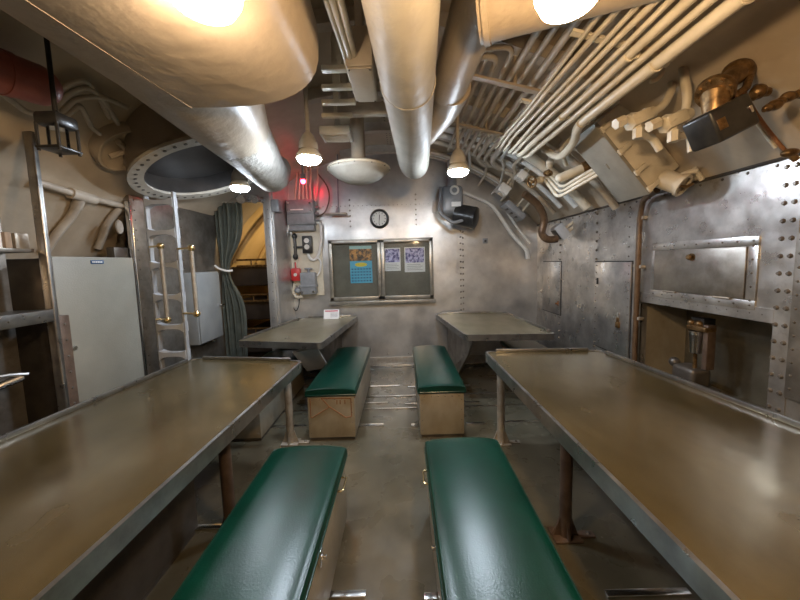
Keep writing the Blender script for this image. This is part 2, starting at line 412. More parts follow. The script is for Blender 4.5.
# ---------------------------------------------------------------- tables
TZ = .73
def table(quad, label, legs, m, edges_raise, leg_m='leg', pale=False, bracket=None, group='mess tables'):
    q = [V((x, y, TZ)) for x, y in quad]
    c = sum(q, V())/4
    t = thing('mess_table', label, 'table', (c.x, c.y, 0), group)
    # rounded outline
    def outline(inset, rad, n=5):
        out = []
        for i in range(4):
            p = q[i]; a_ = q[i-1]; b2 = q[(i+1) % 4]
            da = (a_-p).normalized(); db = (b2-p).normalized()
            p = p + (da+db)*inset
            for k in range(n+1):
                s = k/n; A = p+da*rad; B = p+db*rad
                out.append((1-s)**2*A + 2*s*(1-s)*p + s*s*B)
        return out
    top = MB(); top.prism([v+V((0,0,-.012)) for v in outline(.004, .05)], (0, 0, .012)); build('tabletop', top, m, t)
    ed = MB(); b = bmesh.new()
    o1 = outline(0, .055); o2 = outline(.016, .045)
    eh = -.065 if bracket is None else -.055; prof = [(0, eh), (0, .006), (1, .006), (1, -.006), (1, eh)]
    rows = []
    for (A, B) in zip(o1, o2):
        rows.append([b.verts.new((A if s == 0 else B)+V((0,0,z))) for s, z in prof])
    nn = len(rows)
    for i in range(nn):
        r0, r1 = rows[i], rows[(i+1) % nn]
        for k in range(5): b.faces.new([r0[k], r0[(k+1) % 5], r1[(k+1) % 5], r1[k]])
    bmesh.ops.recalc_face_normals(b, faces=b.faces); ed._merge(b); build('edge_band', ed, 'edge', t)
    for e in edges_raise:        # raised bead along some sides
        A, B = q[e], q[(e+1) % 4]; d = (B-A).normalized(); ins = d.cross(V((0,0,1))).normalized()
        if (c-A).dot(ins) < 0: ins = -ins
        mb = MB(); A2 = A+d*.09+ins*.012; B2 = B-d*.09+ins*.012
        mb.obox((A2+B2)/2+V((0,0,.012)), (d, ins, V((0,0,1))), ((B2-A2).length/2, .009, .013), .004)
        build('raised_lip', mb, 'edge', t)
    for (lx, ly, lm) in legs:
        mb = MB(); mb.cyl((lx, ly, .012), (lx, ly, TZ-.02), .03, seg=18); lg = build('leg', mb, lm, t)
        mb = MB(); mb.box((lx-.07, ly-.05, 0), (lx+.07, ly+.05, .012), .003)
        mb.prism([V((lx-.065, ly-.006, .012)), V((lx+.065, ly-.006, .012)), V((lx+.03, ly-.006, .11)), V((lx-.03, ly-.006, .11))], (0, .012, 0))
        mb.box((lx+.05, ly-.02, 0), (lx+.15, ly+.02, .012), .003); mb.rivet((lx+.12, ly, .012), .012)
        mb.prism([V((lx-.006, ly-.05, .012)), V((lx-.006, ly+.05, .012)), V((lx-.006, ly+.03, .1)), V((lx-.006, ly-.03, .1))], (.012, 0, 0))
        build('foot_plate', mb, lm, lg)
    # cross members below the top
    mb = MB()
    for k in (.25, .75):
        A = q[0].lerp(q[3], k); B = q[1].lerp(q[2], k); d = B-A
        mb.obox((A+B)/2+V((0,0,-.032)), (d, d.cross(V((0,0,1))), V((0,0,1))), (d.length/2-.02, .02, .02))
    build('cross_beam', mb, 'dark', t)
    if bracket: bracket(t)
    return t
la = at(501, 443, z=0); lb = at(565, 536, z=0)
table([(.685, -.45), (.625, 2.46), (1.50, 2.41), (1.79, -.45)][::-1], 'large brown steel mess table in the right foreground, raised lip along the wall side',
      [(la.x, la.y, 'leg'), (lb.x, lb.y, 'legdark'), (1.62, -.2, 'leg')], 'table', (0, 2) if False else (0, 1))
lc = at(291, 443, z=0)
table([(-.85, -.45), (-.765, 2.35), (-1.68, 2.50), (-1.87, -.45)], 'large brown steel mess table in the left foreground',
      [(lc.x, lc.y, 'leg'), (-.97, 1.62, 'legdark'), (-1.6, -.2, 'leg')], 'table', (1, 2))
def brL(t):
    mb = MB(); mb.prism([V((-.86, 3.05, TZ-.05)), V((-.86, 4.34, TZ-.05)), V((-.86, 4.34, .05)), V((-.86, 3.75, .05)), V((-.86, 3.35, .45))], (-.02, 0, 0))
    build('support_panel', mb, 'dark', t)
    mb = MB(); mb.obox(V((-.95, 3.2, .48)), (V((1,0,.15)), V((0,.78,-.62)), V((0,.62,.78))), (.12, .26, .008)); build('brace_plate', mb, 'boxl', t)
def brR(t):
    mb = MB(); mb.prism([V((.72, 3.25, TZ-.05)), V((.60, 4.34, TZ-.05)), V((.60, 4.34, .06)), V((.66, 3.85, .06)), V((.70, 3.45, .42))], (.02, 0, 0))
    mb.rivets((.685, 3.5, .42), (.645, 3.9, .15), 6, .008, (-1,-.1,0)); build('support_panel', mb, 'dull', t)
table([(-.755, 2.86), (-.62, 4.32), (-1.38, 4.30), (-1.62, 3.04)], 'pale steel mess table against the back wall left of the aisle, card sign on it',
      [], 'table2', (1, 2), bracket=brL)
table([(.585, 3.03), (1.44, 2.97), (1.36, 4.32), (.435, 4.32)], 'pale steel mess table against the back wall right of the aisle, nothing on it',
      [], 'table2', (1, 2), bracket=brR)

# ---------------------------------------------------------------- benches
def cushion(x0, x1, y0, y1, z0, z1):
    mb = MB(); b = bmesh.new(); nx, ny = 18, 40
    def rnd(u, k): return max(0.0, 1-abs(u)**k)**(1/k)
    g = []
    for j in range(ny+1):
        v = -math.cos(PI*j/ny); row = []
        for i in range(nx+1):
            u = -math.cos(PI*i/nx)
            hgt = rnd(u, 5)*rnd(v, 12 if abs(v) < .9999 else 12)
            hgt = (hgt**.7)
            crown = .012*(1-u*u)
            X = (x0+x1)/2+(x1-x0)/2*u; Y = (y0+y1)/2+(y1-y0)/2*v
            row.append(b.verts.new((X, Y, z0+.018+(z1-z0-.030)*hgt+crown)))
        g.append(row)
    for j in range(ny):
        for i in range(nx): b.faces.new([g[j][i], g[j][i+1], g[j+1][i+1], g[j+1][i]])
    per = [g[0][i] for i in range(nx+1)]+[g[j][nx] for j in range(1, ny+1)]+[g[ny][i] for i in range(nx-1, -1, -1)]+[g[j][0] for j in range(ny-1, 0, -1)]
    low = [b.verts.new((v.co.x, v.co.y, z0)) for v in per]
    n = len(per)
    for i in range(n): b.faces.new([per[i], low[i], low[(i+1) % n], per[(i+1) % n]])
    b.faces.new(low[::-1]); bmesh.ops.recalc_face_normals(b, faces=b.faces)
    mb._merge(b); return mb
BZ = .385; CZ = .455
def bench(x0, x1, y0, y1, side, label, style='plain', group='green cushioned benches', hw=True):
    t = thing('bench', label, 'bench', ((x0+x1)/2, (y0+y1)/2, 0), group)
    bx0, bx1 = x0+.014, x1-.014
    mb = MB(); mb.box((bx0, y0+.012, .03), (bx1, y1-.012, BZ), .006)
    if style != 'dark':
        mb.rivets((bx0+.04, y0+.012, BZ-.03), (bx1-.04, y0+.012, BZ-.03), 6, .006, (0,-1,0))
        for X in (bx0+.02, bx1-.02): mb.rivets((X, y0+.012, .07), (X, y0+.012, BZ-.06), 4, .005, (0,-1,0))
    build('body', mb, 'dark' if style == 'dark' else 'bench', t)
    mb = MB(); mb.box((bx0+.01, y0+.03, 0), (bx1-.01, y1-.03, .03)); build('plinth', mb, 'dark', t)
    c = build('cushion', cushion(x0, x1, y0, y1, BZ, CZ), 'green', t, smooth=60)
    mb = MB(); r = .006
    for zz, ins in ((BZ+.012, -.001), (CZ-.022, .009)):
        pts = [V((x0+ins, y0+ins, zz)), V((x1-ins, y0+ins, zz)), V((x1-ins, y1-ins, zz)), V((x0+ins, y1-ins, zz))]
        pts2 = []
        for i in range(4):
            A, B, C_ = pts[i-1], pts[i], pts[(i+1) % 4]
            p = B+(A-B).normalized()*.02; q = B+(C_-B).normalized()*.02
            for k in range(4):
                s = k/3; pts2.append((1-s)**2*p+2*s*(1-s)*B+s*s*q)
        mb.tube(pts2, .0045, 6, closed=True)
    build('piping', mb, 'green', c)
    mb = MB(); fx = bx1 if side > 0 else bx0
    mb.box((fx-.004 if side < 0 else fx-.002, y0+.02, BZ-.03), (fx+.004 if side > 0 else fx+.002, y1-.02, BZ-.008), .001); build('rail', mb, 'rust' if style != 'plain2' else 'brass', t)
    if hw:
        L_ = y1-y0
        for k in (.30, .87):
            Y = y0+L_*k; mb = MB(); s = side
            mb.tube([(fx, Y-.05, BZ-.02), (fx+s*.035, Y-.05, BZ-.02), (fx+s*.035, Y+.05, BZ-.02), (fx, Y+.05, BZ-.02)], .005, 8, bend=.015)
            build('handle', mb, 'brass', t)
        for k in (.08, .64):
            Y = y0+L_*k; mb = MB(); s = side
            lo = (min(fx, fx+s*.014), Y-.02, BZ-.07); hi = (max(fx, fx+s*.014), Y+.02, BZ-.01)
            mb.box(lo, hi, .004); mb.cyl((fx+s*.014, Y, BZ-.045), (fx+s*.03, Y, BZ-.045), .008, seg=10)
            build('latch', mb, 'bright', t)
    if style == 'cross':
        Y = y0+.012; W = bx1-bx0
        def P(u, w): return V((bx0+W*u, Y-.002, .03+(BZ-.03)*w))
        mb = MB()
        for A, B in (((.10,.50),(.47,.74)), ((.47,.74),(.30,.95)), ((.47,.74),(.80,.48)), ((.80,.48),(.93,.50)), ((.93,.50),(.93,.93)), ((.30,.95),(.93,.93)), ((.06,.50),(.10,.50)), ((.06,.5),(.06,.95))):
            mb.tube([P(*A), P(*B)], .0042, 6)
        build('patch_seam', mb, 'rust', t)
        mb = MB()
        for u in (.63, .70, .80): mb.box(tuple(P(u, .80)-V((.004,.001,0))), tuple(P(u, .90)+V((.004,.001,0))))
        build('rust_mark', mb, 'rust', t)
    return t
bench(-.745, -.335, .10, 1.70, 1, 'green topped bench in the near left of the aisle, brass pulls on its side')
bench(.10, .515, .10, 1.74, -1, 'green topped bench in the near right of the aisle, shiny pale patch on the cushion')
bench(-.815, -.405, 2.50, 3.80, 1, 'green topped bench left of the aisle toward the back, crossed rusty seams on its end', 'cross', hw=False)
bench(.098, .487, 2.50, 3.76, -1, 'green topped bench right of the aisle toward the back, plain khaki end panel', hw=False)
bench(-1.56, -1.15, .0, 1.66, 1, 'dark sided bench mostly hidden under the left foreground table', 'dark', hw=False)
bench(-1.61, -1.19, 2.52, 3.72, 1, 'green topped bench on the far side of the left back table, partly hidden', hw=False)
bench(1.22, 1.63, 2.62, 4.0, -1, 'green topped bench between the right back table and the right wall', hw=False)

# ---------------------------------------------------------------- lamps
def lamp(px, py, z, r, m, label, em_scale=1.0, name='ceiling_lamp'):
    p = at(px, py, z=z)
    t = thing(name, label, 'lamp', p, 'round overhead lamps'); ds = 1.0 if m.startswith('warm_lens') else .55
    ceil = HZ+math.sqrt(HR*HR-(p.x-HX)**2)
    mb = MB(); mb.lathe([(0, .05), (r*.75, .05), (r*1.08, .015), (r*1.08, -.004), (r*.98, -.004), (r*.98, .008), (0, .008)], p); build('rim', mb, 'cream', t)
    mb = MB(); mb.lathe([(r*.97, .004), (r*.97, -.032*ds), (r*.80, -.056*ds), (r*.4, -.070*ds), (0, -.074*ds)], p); build('lens', mb, m, t, smooth=80)
    return t, p, ceil
def stem(t, p, ztop, r=.012):
    mb = MB()
    if r > .02: mb.cyl((p.x, p.y, p.z+.045), (p.x, p.y, ztop), r, seg=16)
    else: mb.lathe([(.066, .05), (.060, .10), (.035, .15), (.014, .17), (.014, ztop-p.z-.002)], p, seg=20)
    build('stem', mb, 'cream2', t)
t, p, c = lamp(202, -22, 2.10, .082, 'warm_lens', 'glowing round lamp at the top left under the big insulated duct'); stem(t, p, 2.16, .06)
t, p, c = lamp(569, -25, 2.02, .067, 'warm_lens_bright', 'glowing round lamp at the top right under the wide drum housing'); stem(t, p, c-.002, .022)
t, p, c = lamp(309, 158, 2.17, .078, 'cool_lens', 'round white lamp overhead beside the red indicator'); stem(t, p, c-.0)
t, p, c = lamp(458, 171, 2.14, .078, 'cool_lens', 'round white lamp overhead right of the long central duct'); stem(t, p, c-.0)
t, p, c = lamp(240, 187, 2.13, .075, 'small_lens', 'small round white lamp overhead in front of the curtained doorway'); stem(t, p, c-.0)
# bunk room lamp
p = V((-1.35, 5.1, 2.3)); t = thing('bunkroom_lamp', 'warm lamp in the bunk room beyond the doorway', 'lamp', p)
mb = MB(); mb.lathe([(0, .05), (.1, .05), (.12, .0), (0, .0)], p); build('rim', mb, 'cream', t)
mb = MB(); mb.lathe([(.11, 0), (.09, -.04), (0, -.06)], p); build('lens', mb, 'bunk_lens', t); stem(t, p, hp(p.x, p.y).z)

# red indicator lamp
p = at(303, 180, y=4.05)
t = thing('red_indicator_lamp', 'small glowing red indicator lamp above the grey switch boxes', 'lamp', p)
mb = MB(); mb.lathe([(.0, .07), (.03, .07), (.03, .02), (.036, .02), (.036, .0), (0, 0)], p); mb.cyl(p+V((0,0,.06)), hp(p.x, p.y), .012, seg=10); build('base', mb, 'boxg', t)
mb = MB(); mb.sph(p+V((0,0,-.015)), .030, (1,1,1.1)); build('lens', mb, 'red_lens', t)
p2 = hp(1.55, .45, .02); t = thing('red_indicator_lamp', 'red indicator lamp on the right overhead, past the right edge of the picture', 'lamp', p2)
nn = V((HX-p2.x, 0, HZ-p2.z)).normalized()
mb = MB(); mb.cyl(p2, p2+nn*.07, .03); build('base', mb, 'boxg', t)
mb = MB(); mb.sph(p2+nn*.085, .022); build('lens', mb, 'red_lens_dim', t)

# ---------------------------------------------------------------- ducts
def ell_duct(name, pts, rx, rz, m, label, cat='duct', seg=36, round_end=0.0, parent=None, k=2.0):
    """duct along pts with superelliptic section; round_end shrinks the last stretch to a domed cap"""
    mb = MB(); b = bmesh.new(); rows = []
    pts = [V(p) for p in pts]
    S = []
    n = 24
    for i in range(len(pts)-1):
        for j in range(n): S.append((pts[i].lerp(pts[i+1], j/n)))
    S.append(pts[-1])
    tot = sum((S[i+1]-S[i]).length for i in range(len(S)-1)); acc = 0
    for i, p in enumerate(S):
        if i: acc += (S[i]-S[i-1]).length
        sc = 1.0
        if round_end and tot-acc < round_end: sc = math.sqrt(max(.0004, 1-(1-(tot-acc)/round_end)**2))
        row = []
        for q in range(seg):
            a = 2*PI*q/seg; ca, sa = math.cos(a), math.sin(a)
            row.append(b.verts.new(p+V((rx*sc*math.copysign(abs(ca)**(2/k), ca), 0, rz*sc*math.copysign(abs(sa)**(2/k), sa)))))
        rows.append(row)
    for r0, r1 in zip(rows, rows[1:]):
        for q in range(seg): b.faces.new([r0[q], r0[(q+1) % seg], r1[(q+1) % seg], r1[q]])
    b.faces.new(rows[0]); b.faces.new(rows[-1][::-1]); bmesh.ops.recalc_face_normals(b, faces=b.faces); mb._merge(b)
    o = build(name, mb, m, parent, smooth=50)
    if parent is None: tag(o, label, cat)
    return o
# long central duct
t = thing('ventilation_duct', 'long cream central ventilation duct running overhead along the aisle', 'duct', (.05, 1.2, 2.15))
ell_duct('duct_body', [(.0, -1.2, 2.30), (.005, .85, 2.30), (.135, 2.95, 2.29)], .128, .128, 'duct', '', round_end=.12, parent=t)
for y in (.35, 1.6, 2.6):
    mb = MB(); X = .005+max(0, (y-.85)/2.1)*.13
    mb.lathe([(.128, -.012), (.133, -.012), (.133, .012), (.128, .012)], (X, y, 2.30), (0,1,0), 36)
    build('joint_band', mb, 'duct', t)
mb = MB()
for y in (.9, 2.2):
    X = .005+max(0, (y-.85)/2.1)*.13
    mb.box((X-.02, y-.01, 2.42), (X+.02, y+.01, hp(X, y).z))
build('hanger', mb, 'cream2', t)
# big insulated block on the left + lagged branch
t = thing('insulated_duct', 'very large smooth cream insulated duct filling the top left overhead', 'duct', (-.72, .4, 2.13))
ell_duct('duct_body', [(-.70, -1.4, 2.38), (-.745, 1.52, 2.36)], .43, .25, 'insul', '', round_end=.14, parent=t, k=2.9)
mb = MB(); mb.tube([(-.98, .2, 2.135), (-.86, 1.4, 2.118)], .006, 6); build('seam', mb, 'insul', t)
mb = MB(); mb.box((-.75, -.6, 2.55), (-.7, -.55, hp(-.72, 0).z)); mb.box((-.75, 1.1, 2.55), (-.7, 1.15, hp(-.72, 0).z)); build('hanger', mb, 'cream2', t)
def curved(name, pts, r, m, label, cat, seg=20, bend=.3, group=None):
    mb = MB(); mb.tube(pts, r, seg, bend=bend); o = build(name, mb, m, smooth=50); tag(o, label, cat, group); return o
t = thing('lagged_duct', 'white lagged duct curving down from the big cream duct toward the red lamp', 'duct', (-1.0, 2.2, 2.1))
mb = MB()
A = V((-.92, 1.50, 2.32)); B = V((-1.02, 2.3, 2.25)); C_ = V((-1.17, 3.05, 2.17)); D_ = V((-1.17, 3.2, 2.4))
LP = [V(p) for p in ((-.93, 1.30, 2.41), (-.97, 1.6, 2.40), (-1.02, 1.9, 2.38), (-1.06, 2.15, 2.35))]
mb.tube(LP, [.285, .275, .25, .215], 30); build('transition', mb, 'insul', t, smooth=60)
LP = [V(p) for p in ((-1.055, 2.10, 2.35), (-1.08, 2.4, 2.31), (-1.11, 2.7, 2.27), (-1.15, 2.95, 2.26), (-1.19, 3.15, 2.32), (-1.22, 3.3, 2.42))]
mb = MB(); mb.tube(LP, [.215, .185, .160, .15, .14, .13], 28); build('duct_body', mb, 'lagging', t, smooth=60)
mb = MB(); mb.box((-1.02, 2.3, 2.34), (-.98, 2.34, hp(-1, 0).z)); build('hanger', mb, 'cream2', t)

# right drum housing and branch duct
t = thing('drum_housing', 'wide cream drum shaped duct housing at the top right behind the lamp', 'duct', at(545, 20, z=2.2))
c0 = at(478, 18, z=2.33); c1 = V((.62, .95, 2.40))
mb = MB(); mb.cyl(V((.28, 1.16, 2.42)), V((.90, .95, 2.43)), .21, seg=40); mb.lathe([(.21, -.008), (.218, -.008), (.218, .012), (.21, .012)], V((.30, 1.153, 2.42)), V((.62,-.21,.01)), 40)
build('drum', mb, 'insul', t, smooth=50)
ell_duct('branch_duct', [(.34, .75, 2.42), (.29, 1.9, 2.42)], .10, .10, 'insul', 'cream round branch duct between the drum housing and the central duct', cat='duct')
curved('branch_duct', [(.31, 1.88, 2.42), (.30, 2.1, 2.42), (.17, 2.35, 2.36)], .105, 'insul', 'short bend joining the cream branch duct to the central duct', 'duct', bend=.15)

# dome cover on the overhead
p = at(359, 172, z=2.24)
t = thing('dome_cover', 'white domed round cover hanging overhead left of the central duct', 'cover', p)
mb = MB(); mb.lathe([(.255, .04), (.262, .03), (.262, .005), (.245, -.01), (.20, -.045), (.12, -.085), (.03, -.10), (0, -.10)], p, seg=40); mb.lathe([(0, .04), (.255, .04)], p, seg=40)
build('dome', mb, 'duct', t, smooth=60)
mb = MB(); mb.cyl(p+V((0,0,.03)), V((p.x, p.y, hp(p.x, p.y).z)), .06, seg=20); build('neck', mb, 'hull', t)
mb = MB(); mb.lathe([(.262, .012), (.272, .012), (.272, .028), (.262, .028)], p, seg=40)
for k in range(12): mb.rivet(p+V((.267*math.cos(k*PI/6), .267*math.sin(k*PI/6), .012)), .008, (0,0,-1))
build('flange', mb, 'cream', t)

# rectangular vent box between duct and block, louvred ladder of cable rungs
p = at(361, 80, z=2.38)
mb = MB(); t = thing('junction_box', 'cream rectangular box overhead between the big duct and the central duct', 'box', p)
mb.box((p.x-.06, p.y-.12, 2.38), (p.x+.07, p.y+.22, 2.56), .008); build('body', mb, 'hull', t)
mb = MB(); mb.box((p.x-.052, p.y-.11, 2.372), (p.x+.062, p.y+.21, 2.38), .002)
for dx in (-.045, .055):
    for dy in (-.1, .2): mb.rivet((p.x+dx, p.y+dy, 2.372), .006, (0,0,-1))
build('lid', mb, 'hull', t)
mb = MB(); mb.box((p.x-.02, p.y, 2.55), (p.x+.02, p.y+.04, hp(p.x, p.y).z)); build('hanger', mb, 'cream2', t)
for i, (a_, b2, z, r) in enumerate((((332, 0), (348, 50), 2.42, .014), ((326, 0), (343, 50), 2.42, .012), ((340, 0), (352, 48), 2.43, .016))):
    A = at(*a_, z=z); B = at(*b2, z=z)
    curved('overhead_pipe', [A-V((0, .4, 0)), A, B, B+V((0.0, .35, .0)), B+V((.05, .42, .25))], r, 'cream', ('middle', 'leftmost', 'rightmost')[i]+' of the three thin cream pipes overhead left of the cream rectangular box', 'pipe', 10, .1, 'thin pipes left of the cream box')
# cable tray rungs (cross pieces) left of box
for i, py in enumerate((72, 90, 105, 118)):
    A = at(322, py, z=2.40)
    mb = MB(); mb.box((A.x, A.y-.018, 2.40), (A.x+.20, A.y+.018, 2.425), .004); mb.box((A.x+.08, A.y-.01, 2.425), (A.x+.10, A.y+.01, hp(A.x+.09, A.y).z))
    tag(build('cable_bracket', mb, 'cream'), ('nearest', 'second', 'third', 'farthest')[i]+' cream cross bracket in the row overhead right of the big insulated duct', 'bracket', 'cross brackets beside the big duct')
# a dull box behind dome
p = at(345, 118, z=2.42)
mb = MB(); mb.box((p.x-.15, p.y, 2.44), (p.x+.32, p.y+.05, 2.52), .006); mb.box((p.x-.02, p.y+.01, 2.5), (p.x+.02, p.y+.04, hp(p.x, p.y).z)); tag(build('overhead_beam', mb, 'cream2'), 'flat cream crossbeam overhead between the rectangular box and the dome cover', 'beam')
p = at(338, 138, z=2.38)
t = thing('louvre_vent', 'small grey louvred vent overhead just in front of the dome cover', 'vent', p)
mb = MB(); mb.box((p.x-.12, p.y-.08, 2.38), (p.x+.1, p.y+.1, 2.44), .008); mb.box((p.x-.02, p.y, 2.43), (p.x+.02, p.y+.03, hp(p.x, p.y).z)); build('body', mb, 'white', t)
mb = MB()
for k in range(5): mb.box((p.x-.10, p.y-.06+.03*k, 2.372), (p.x+.08, p.y-.05+.03*k, 2.382))
build('slat', mb, 'cream2', t)

# ---------------------------------------------------------------- pipes along the right overhead
ORD = ['lowest', 'second', 'third', 'fourth', 'fifth', 'sixth', 'seventh', 'eighth', 'ninth']
# bundle B (bright): slope points given at top of the picture, lying about z = 2.2
BB = [(1.045, 2.215, .026), (.985, 2.235, .015), (.935, 2.25, .018), (.885, 2.262, .011), (.85, 2.275, .012), (.81, 2.285, .010), (.775, 2.30, .011), (.745, 2.31, .009)]
for i, (X, z, r) in enumerate(BB):
    wob = [V((X, -.6, z))]
    for k, y in enumerate((.3, .8, 1.25, 1.6, 1.95, 2.3)):
        j = (.004, .006, .006, .02, .012, .02, .012, .02)[i]
        wob.append(V((X+random.uniform(-j, j), y, z+random.uniform(-j, j)*.5)))
    if i == 0: wob = [V((X, -.6, z)), V((X, 1.95, z)), V((X+.10, 2.15, z-.02)), V((X+.14, 2.45, z-.04)), V((X+.1, 2.7, z+.16))]
    else: wob += [V((X+.01, 2.62, z)), V((X+.05+.02*i, 2.85, z+.16))]
    curved('conduit', wob, r, 'cream', (('thickest cream conduit, lowest of the bright bundle along the right overhead') if i == 0 else
           '%s from the bottom of the bright cream conduits along the right overhead' % ORD[i]), 'conduit', 10, .12, 'bright conduit bundle overhead')
def clampbar(y, lab):
    t = thing('pipe_clamp', lab, 'clamp', (.9, y, 2.2), 'clamps on the bright bundle')
    mb = MB(); d = V((.72, 2.345, 0)), V((1.09, 2.185, 0))
    A = V((.70, y, 2.345)); B = V((1.12, y, 2.235)); dd = (B-A).normalized()
    mb.obox((A+B)/2, (dd, V((0,1,0)), dd.cross(V((0,1,0)))), ((B-A).length/2, .014, .006))
    mb.tube([(.95, y, 2.27), hp(.98, y)], .01, 8); build('bar', mb, 'cream', t)
    for (X, z, r) in (BB[0], BB[2]):
        mb = MB(); mb.tube([V((X+(r+.002)*math.cos(a), y, z+(r+.002)*math.sin(a))) for a in [PI+PI*k/8 for k in range(9)]], .004, 6); mb.sph((X+r+.012, y, z+.0), .014, seg=8, rings=6); build('strap', mb, 'cream', t)
for y, l in ((1.02, 'nearest'), (1.36, 'middle'), (1.9, 'farthest')): clampbar(y, l+' cream clamp across the bright conduit bundle')
# bundle A (dull, higher)
AA = [(.92, 2.44, .028), (.86, 2.47, .018), (.80, 2.49, .020), (.74, 2.51, .016), (.68, 2.53, .018), (.62, 2.545, .014), (.56, 2.56, .016), (.50, 2.57, .014)]
for i, (X, z, r) in enumerate(AA):
    e = 3.3+.05*(i % 3)
    pts = [V((X, -.6, z)), V((X, 1.2, z)), V((X+random.uniform(-.01,.01), 2.4, z)), V((X, e, z)), V((X+.12, e+.2, z-.02)), V((X+.3, e+.26, hp(X+.3, 0, .06).z))]
    if i in (5, 6): pts = [V((.45-.02*i+.05, 1.75+.1*(i-5), z-.02)), V((X, 1.75+.1*(i-5), z)), V((X, 2.4, z)), V((X, e, z))]
    if i in (4, 7): pts = pts[:4]
    curved('overhead_pipe', pts, r, 'cream2', '%s of the dull cream pipes high overhead between the central duct and the bright bundle' % (('rightmost',)+tuple(ORD[1:8]))[i], 'pipe', 10, .1, 'dull pipes high overhead')
for i, y in enumerate((1.35, 2.0, 2.65)):
    mb = MB(); A = V((.44, y, 2.535)); B = V((1.0, y, 2.395)); dd = (B-A).normalized()
    A2 = A; 
    mb.obox((A+B)/2+V((0,0,-.0)), (dd, V((0,1,0)), dd.cross(V((0,1,0)))), ((B-A).length/2, .02, .007)); mb.tube([(.7, y, 2.47), hp(.7, y)], .01, 8)
    tag(build('pipe_bracket', mb, 'hull'), ('nearest', 'middle', 'farthest')[i]+' flat bracket under the dull pipes high overhead', 'bracket', 'brackets under the dull pipes')
# wide flat tray right of lamp
mb = MB(); 
mb.prism([hp(1.10, .3, .05), hp(1.22, .3, .05), hp(1.22, 2.0, .05), hp(1.10, 2.0, .05)], (0,0,.03)); 
tag(build('cable_tray', mb, 'hull'), 'flat cream strip on the curved overhead just outside the thickest conduit', 'tray')

# pipes following the hull near the back right corner
def arcpipe(y, X0, X1, dr, r, m, label, y2=None, n=14, group=None, name='curved_pipe', ext=None):
    pts = [hp(X0+(X1-X0)*k/n, y+((y2-y) if y2 else 0)*k/n, dr) for k in range(n+1)]
    if ext: pts += ext
    mb = MB(); mb.tube(pts, r, 12); o = build(name, mb, m, smooth=50); tag(o, label, 'pipe', group); return o
arcpipe(3.05, .55, 1.72, .10, .042, 'cream', 'thick cream pipe curving down the right overhead past the rusty valve', y2=3.0)
arcpipe(3.22, .42, 1.70, .09, .030, 'white', 'pale pipe just behind the thick cream pipe on the right overhead', y2=3.15)
arcpipe(3.42, .40, 1.68, .08, .024, 'white', 'thin pale pipe curving down toward the right wall, second behind the thick cream one')
arcpipe(3.60, .30, 1.70, .09, .026, 'cream2', 'dull pipe curving down the overhead just in front of the brown bent pipe')
arcpipe(3.92, .28, 1.30, .10, .022, 'cream2', 'dull pipe on the overhead nearest the black blower')
arcpipe(4.04, .30, 1.25, .08, .014, 'white', 'thinnest pale pipe on the overhead right of the black blower')
for i, (X, n_) in enumerate(((.62, 1), (.80, 2), (.98, 3), (1.1, 4))):
    A = hp(X, 2.9, .16)
    curved('bent_tube', [A, A+V((.02, .35, .0)), A+V((.10, .5, -.02)), hp(X+.22, 3.9, .12), hp(X+.25, 4.38, .12)], .014+.002*(i % 2), ('white', 'cream')[i % 2],
           ('leftmost', 'second', 'third', 'rightmost')[i]+' of the thin bent tubes in the tangle before the back wall', 'pipe', 10, .1, 'tangle of bent tubes')
# diagonal conduit on back wall
pp = [at(463, 192, y=4.34), at(492, 204, y=4.34), at(513, 236, y=4.34), at(527, 250, y=4.34)]
curved('wall_conduit', pp+[pp[-1]+V((.01, .0, -.12))], .026, 'white', 'bent grey white conduit running diagonally down the back wall to the corner', 'conduit', 12, .12)
pp = [at(507, 212, y=4.28), at(518, 229, y=4.28), at(530, 243, y=4.28)]
curved('wall_conduit', pp, .014, 'white', 'short thin pale conduit beside the diagonal one at the back wall corner', 'conduit', 12, .12)
# brown bent pipe
pp = [at(524, 194, y=3.3), at(538, 204, y=3.35), at(545, 219, y=3.4), at(541, 234, y=3.42), at(547, 240, y=3.42), at(557, 239, y=3.42)]
curved('rusty_pipe', pp, .038, 'rustpipe', 'thick rusty brown bent pipe high in the back right corner', 'pipe', 16, .12)
# grey finned box near corner
def hull_axes(c):
    n_ = V((c.x-HX, 0, c.z-HZ)).normalized(); tdir = V((n_.z, 0, -n_.x))
    return tdir, V((0,1,0)), n_
def hullbox(name, px, py, y, half, m, lab, cat='box', out=0.0, lid=None, bev=.006):
    c = at(px, py, y=y); ax = hull_axes(c)
    t = thing(name, lab, cat, c)
    mb = MB(); mb.obox(c, ax, half, bev); build('body', mb, m, t)
    r = math.hypot(c.x-HX, c.z-HZ)
    mb = MB(); gap = HR-r
    if gap > half[2]:
        mb.cyl(c+ax[2]*(half[2]*.8), c+ax[2]*(gap), .015, seg=10); mb.cyl(c+ax[2]*(half[2]*.8)+ax[0]*half[0]*.6, c+ax[2]*(gap)+ax[0]*half[0]*.6, .015, seg=10)
        build('bracket', mb, 'cream', t)
    return t, c, ax
t, c, ax = hullbox('junction_box', 513, 211, 3.85, (.14, .10, .035), 'boxg', 'blue grey slotted box on the overhead beside the rusty brown pipe')
mb = MB()
for k in (-1, 0, 1): mb.obox(c+ax[0]*.07*k-ax[2]*.036, ax, (.012, .05, .004), .002)
build('slot', mb, 'black', t)
t, c, ax = hullbox('junction_box', 503, 190, 3.70, (.06, .07, .05), 'white', 'small white box above the blue grey slotted box')
mb = MB(); mb.lathe([(.0, -.004), (.03, -.004), (.03, .012), (0, .012)], c-ax[2]*.05, -ax[2], 16); build('cap', mb, 'cream', t)
t, c, ax = hullbox('terminal_box', 560, 232, 3.5, (.08, .07, .05), 'boxl', 'pale box at the wall end of the rusty brown pipe')
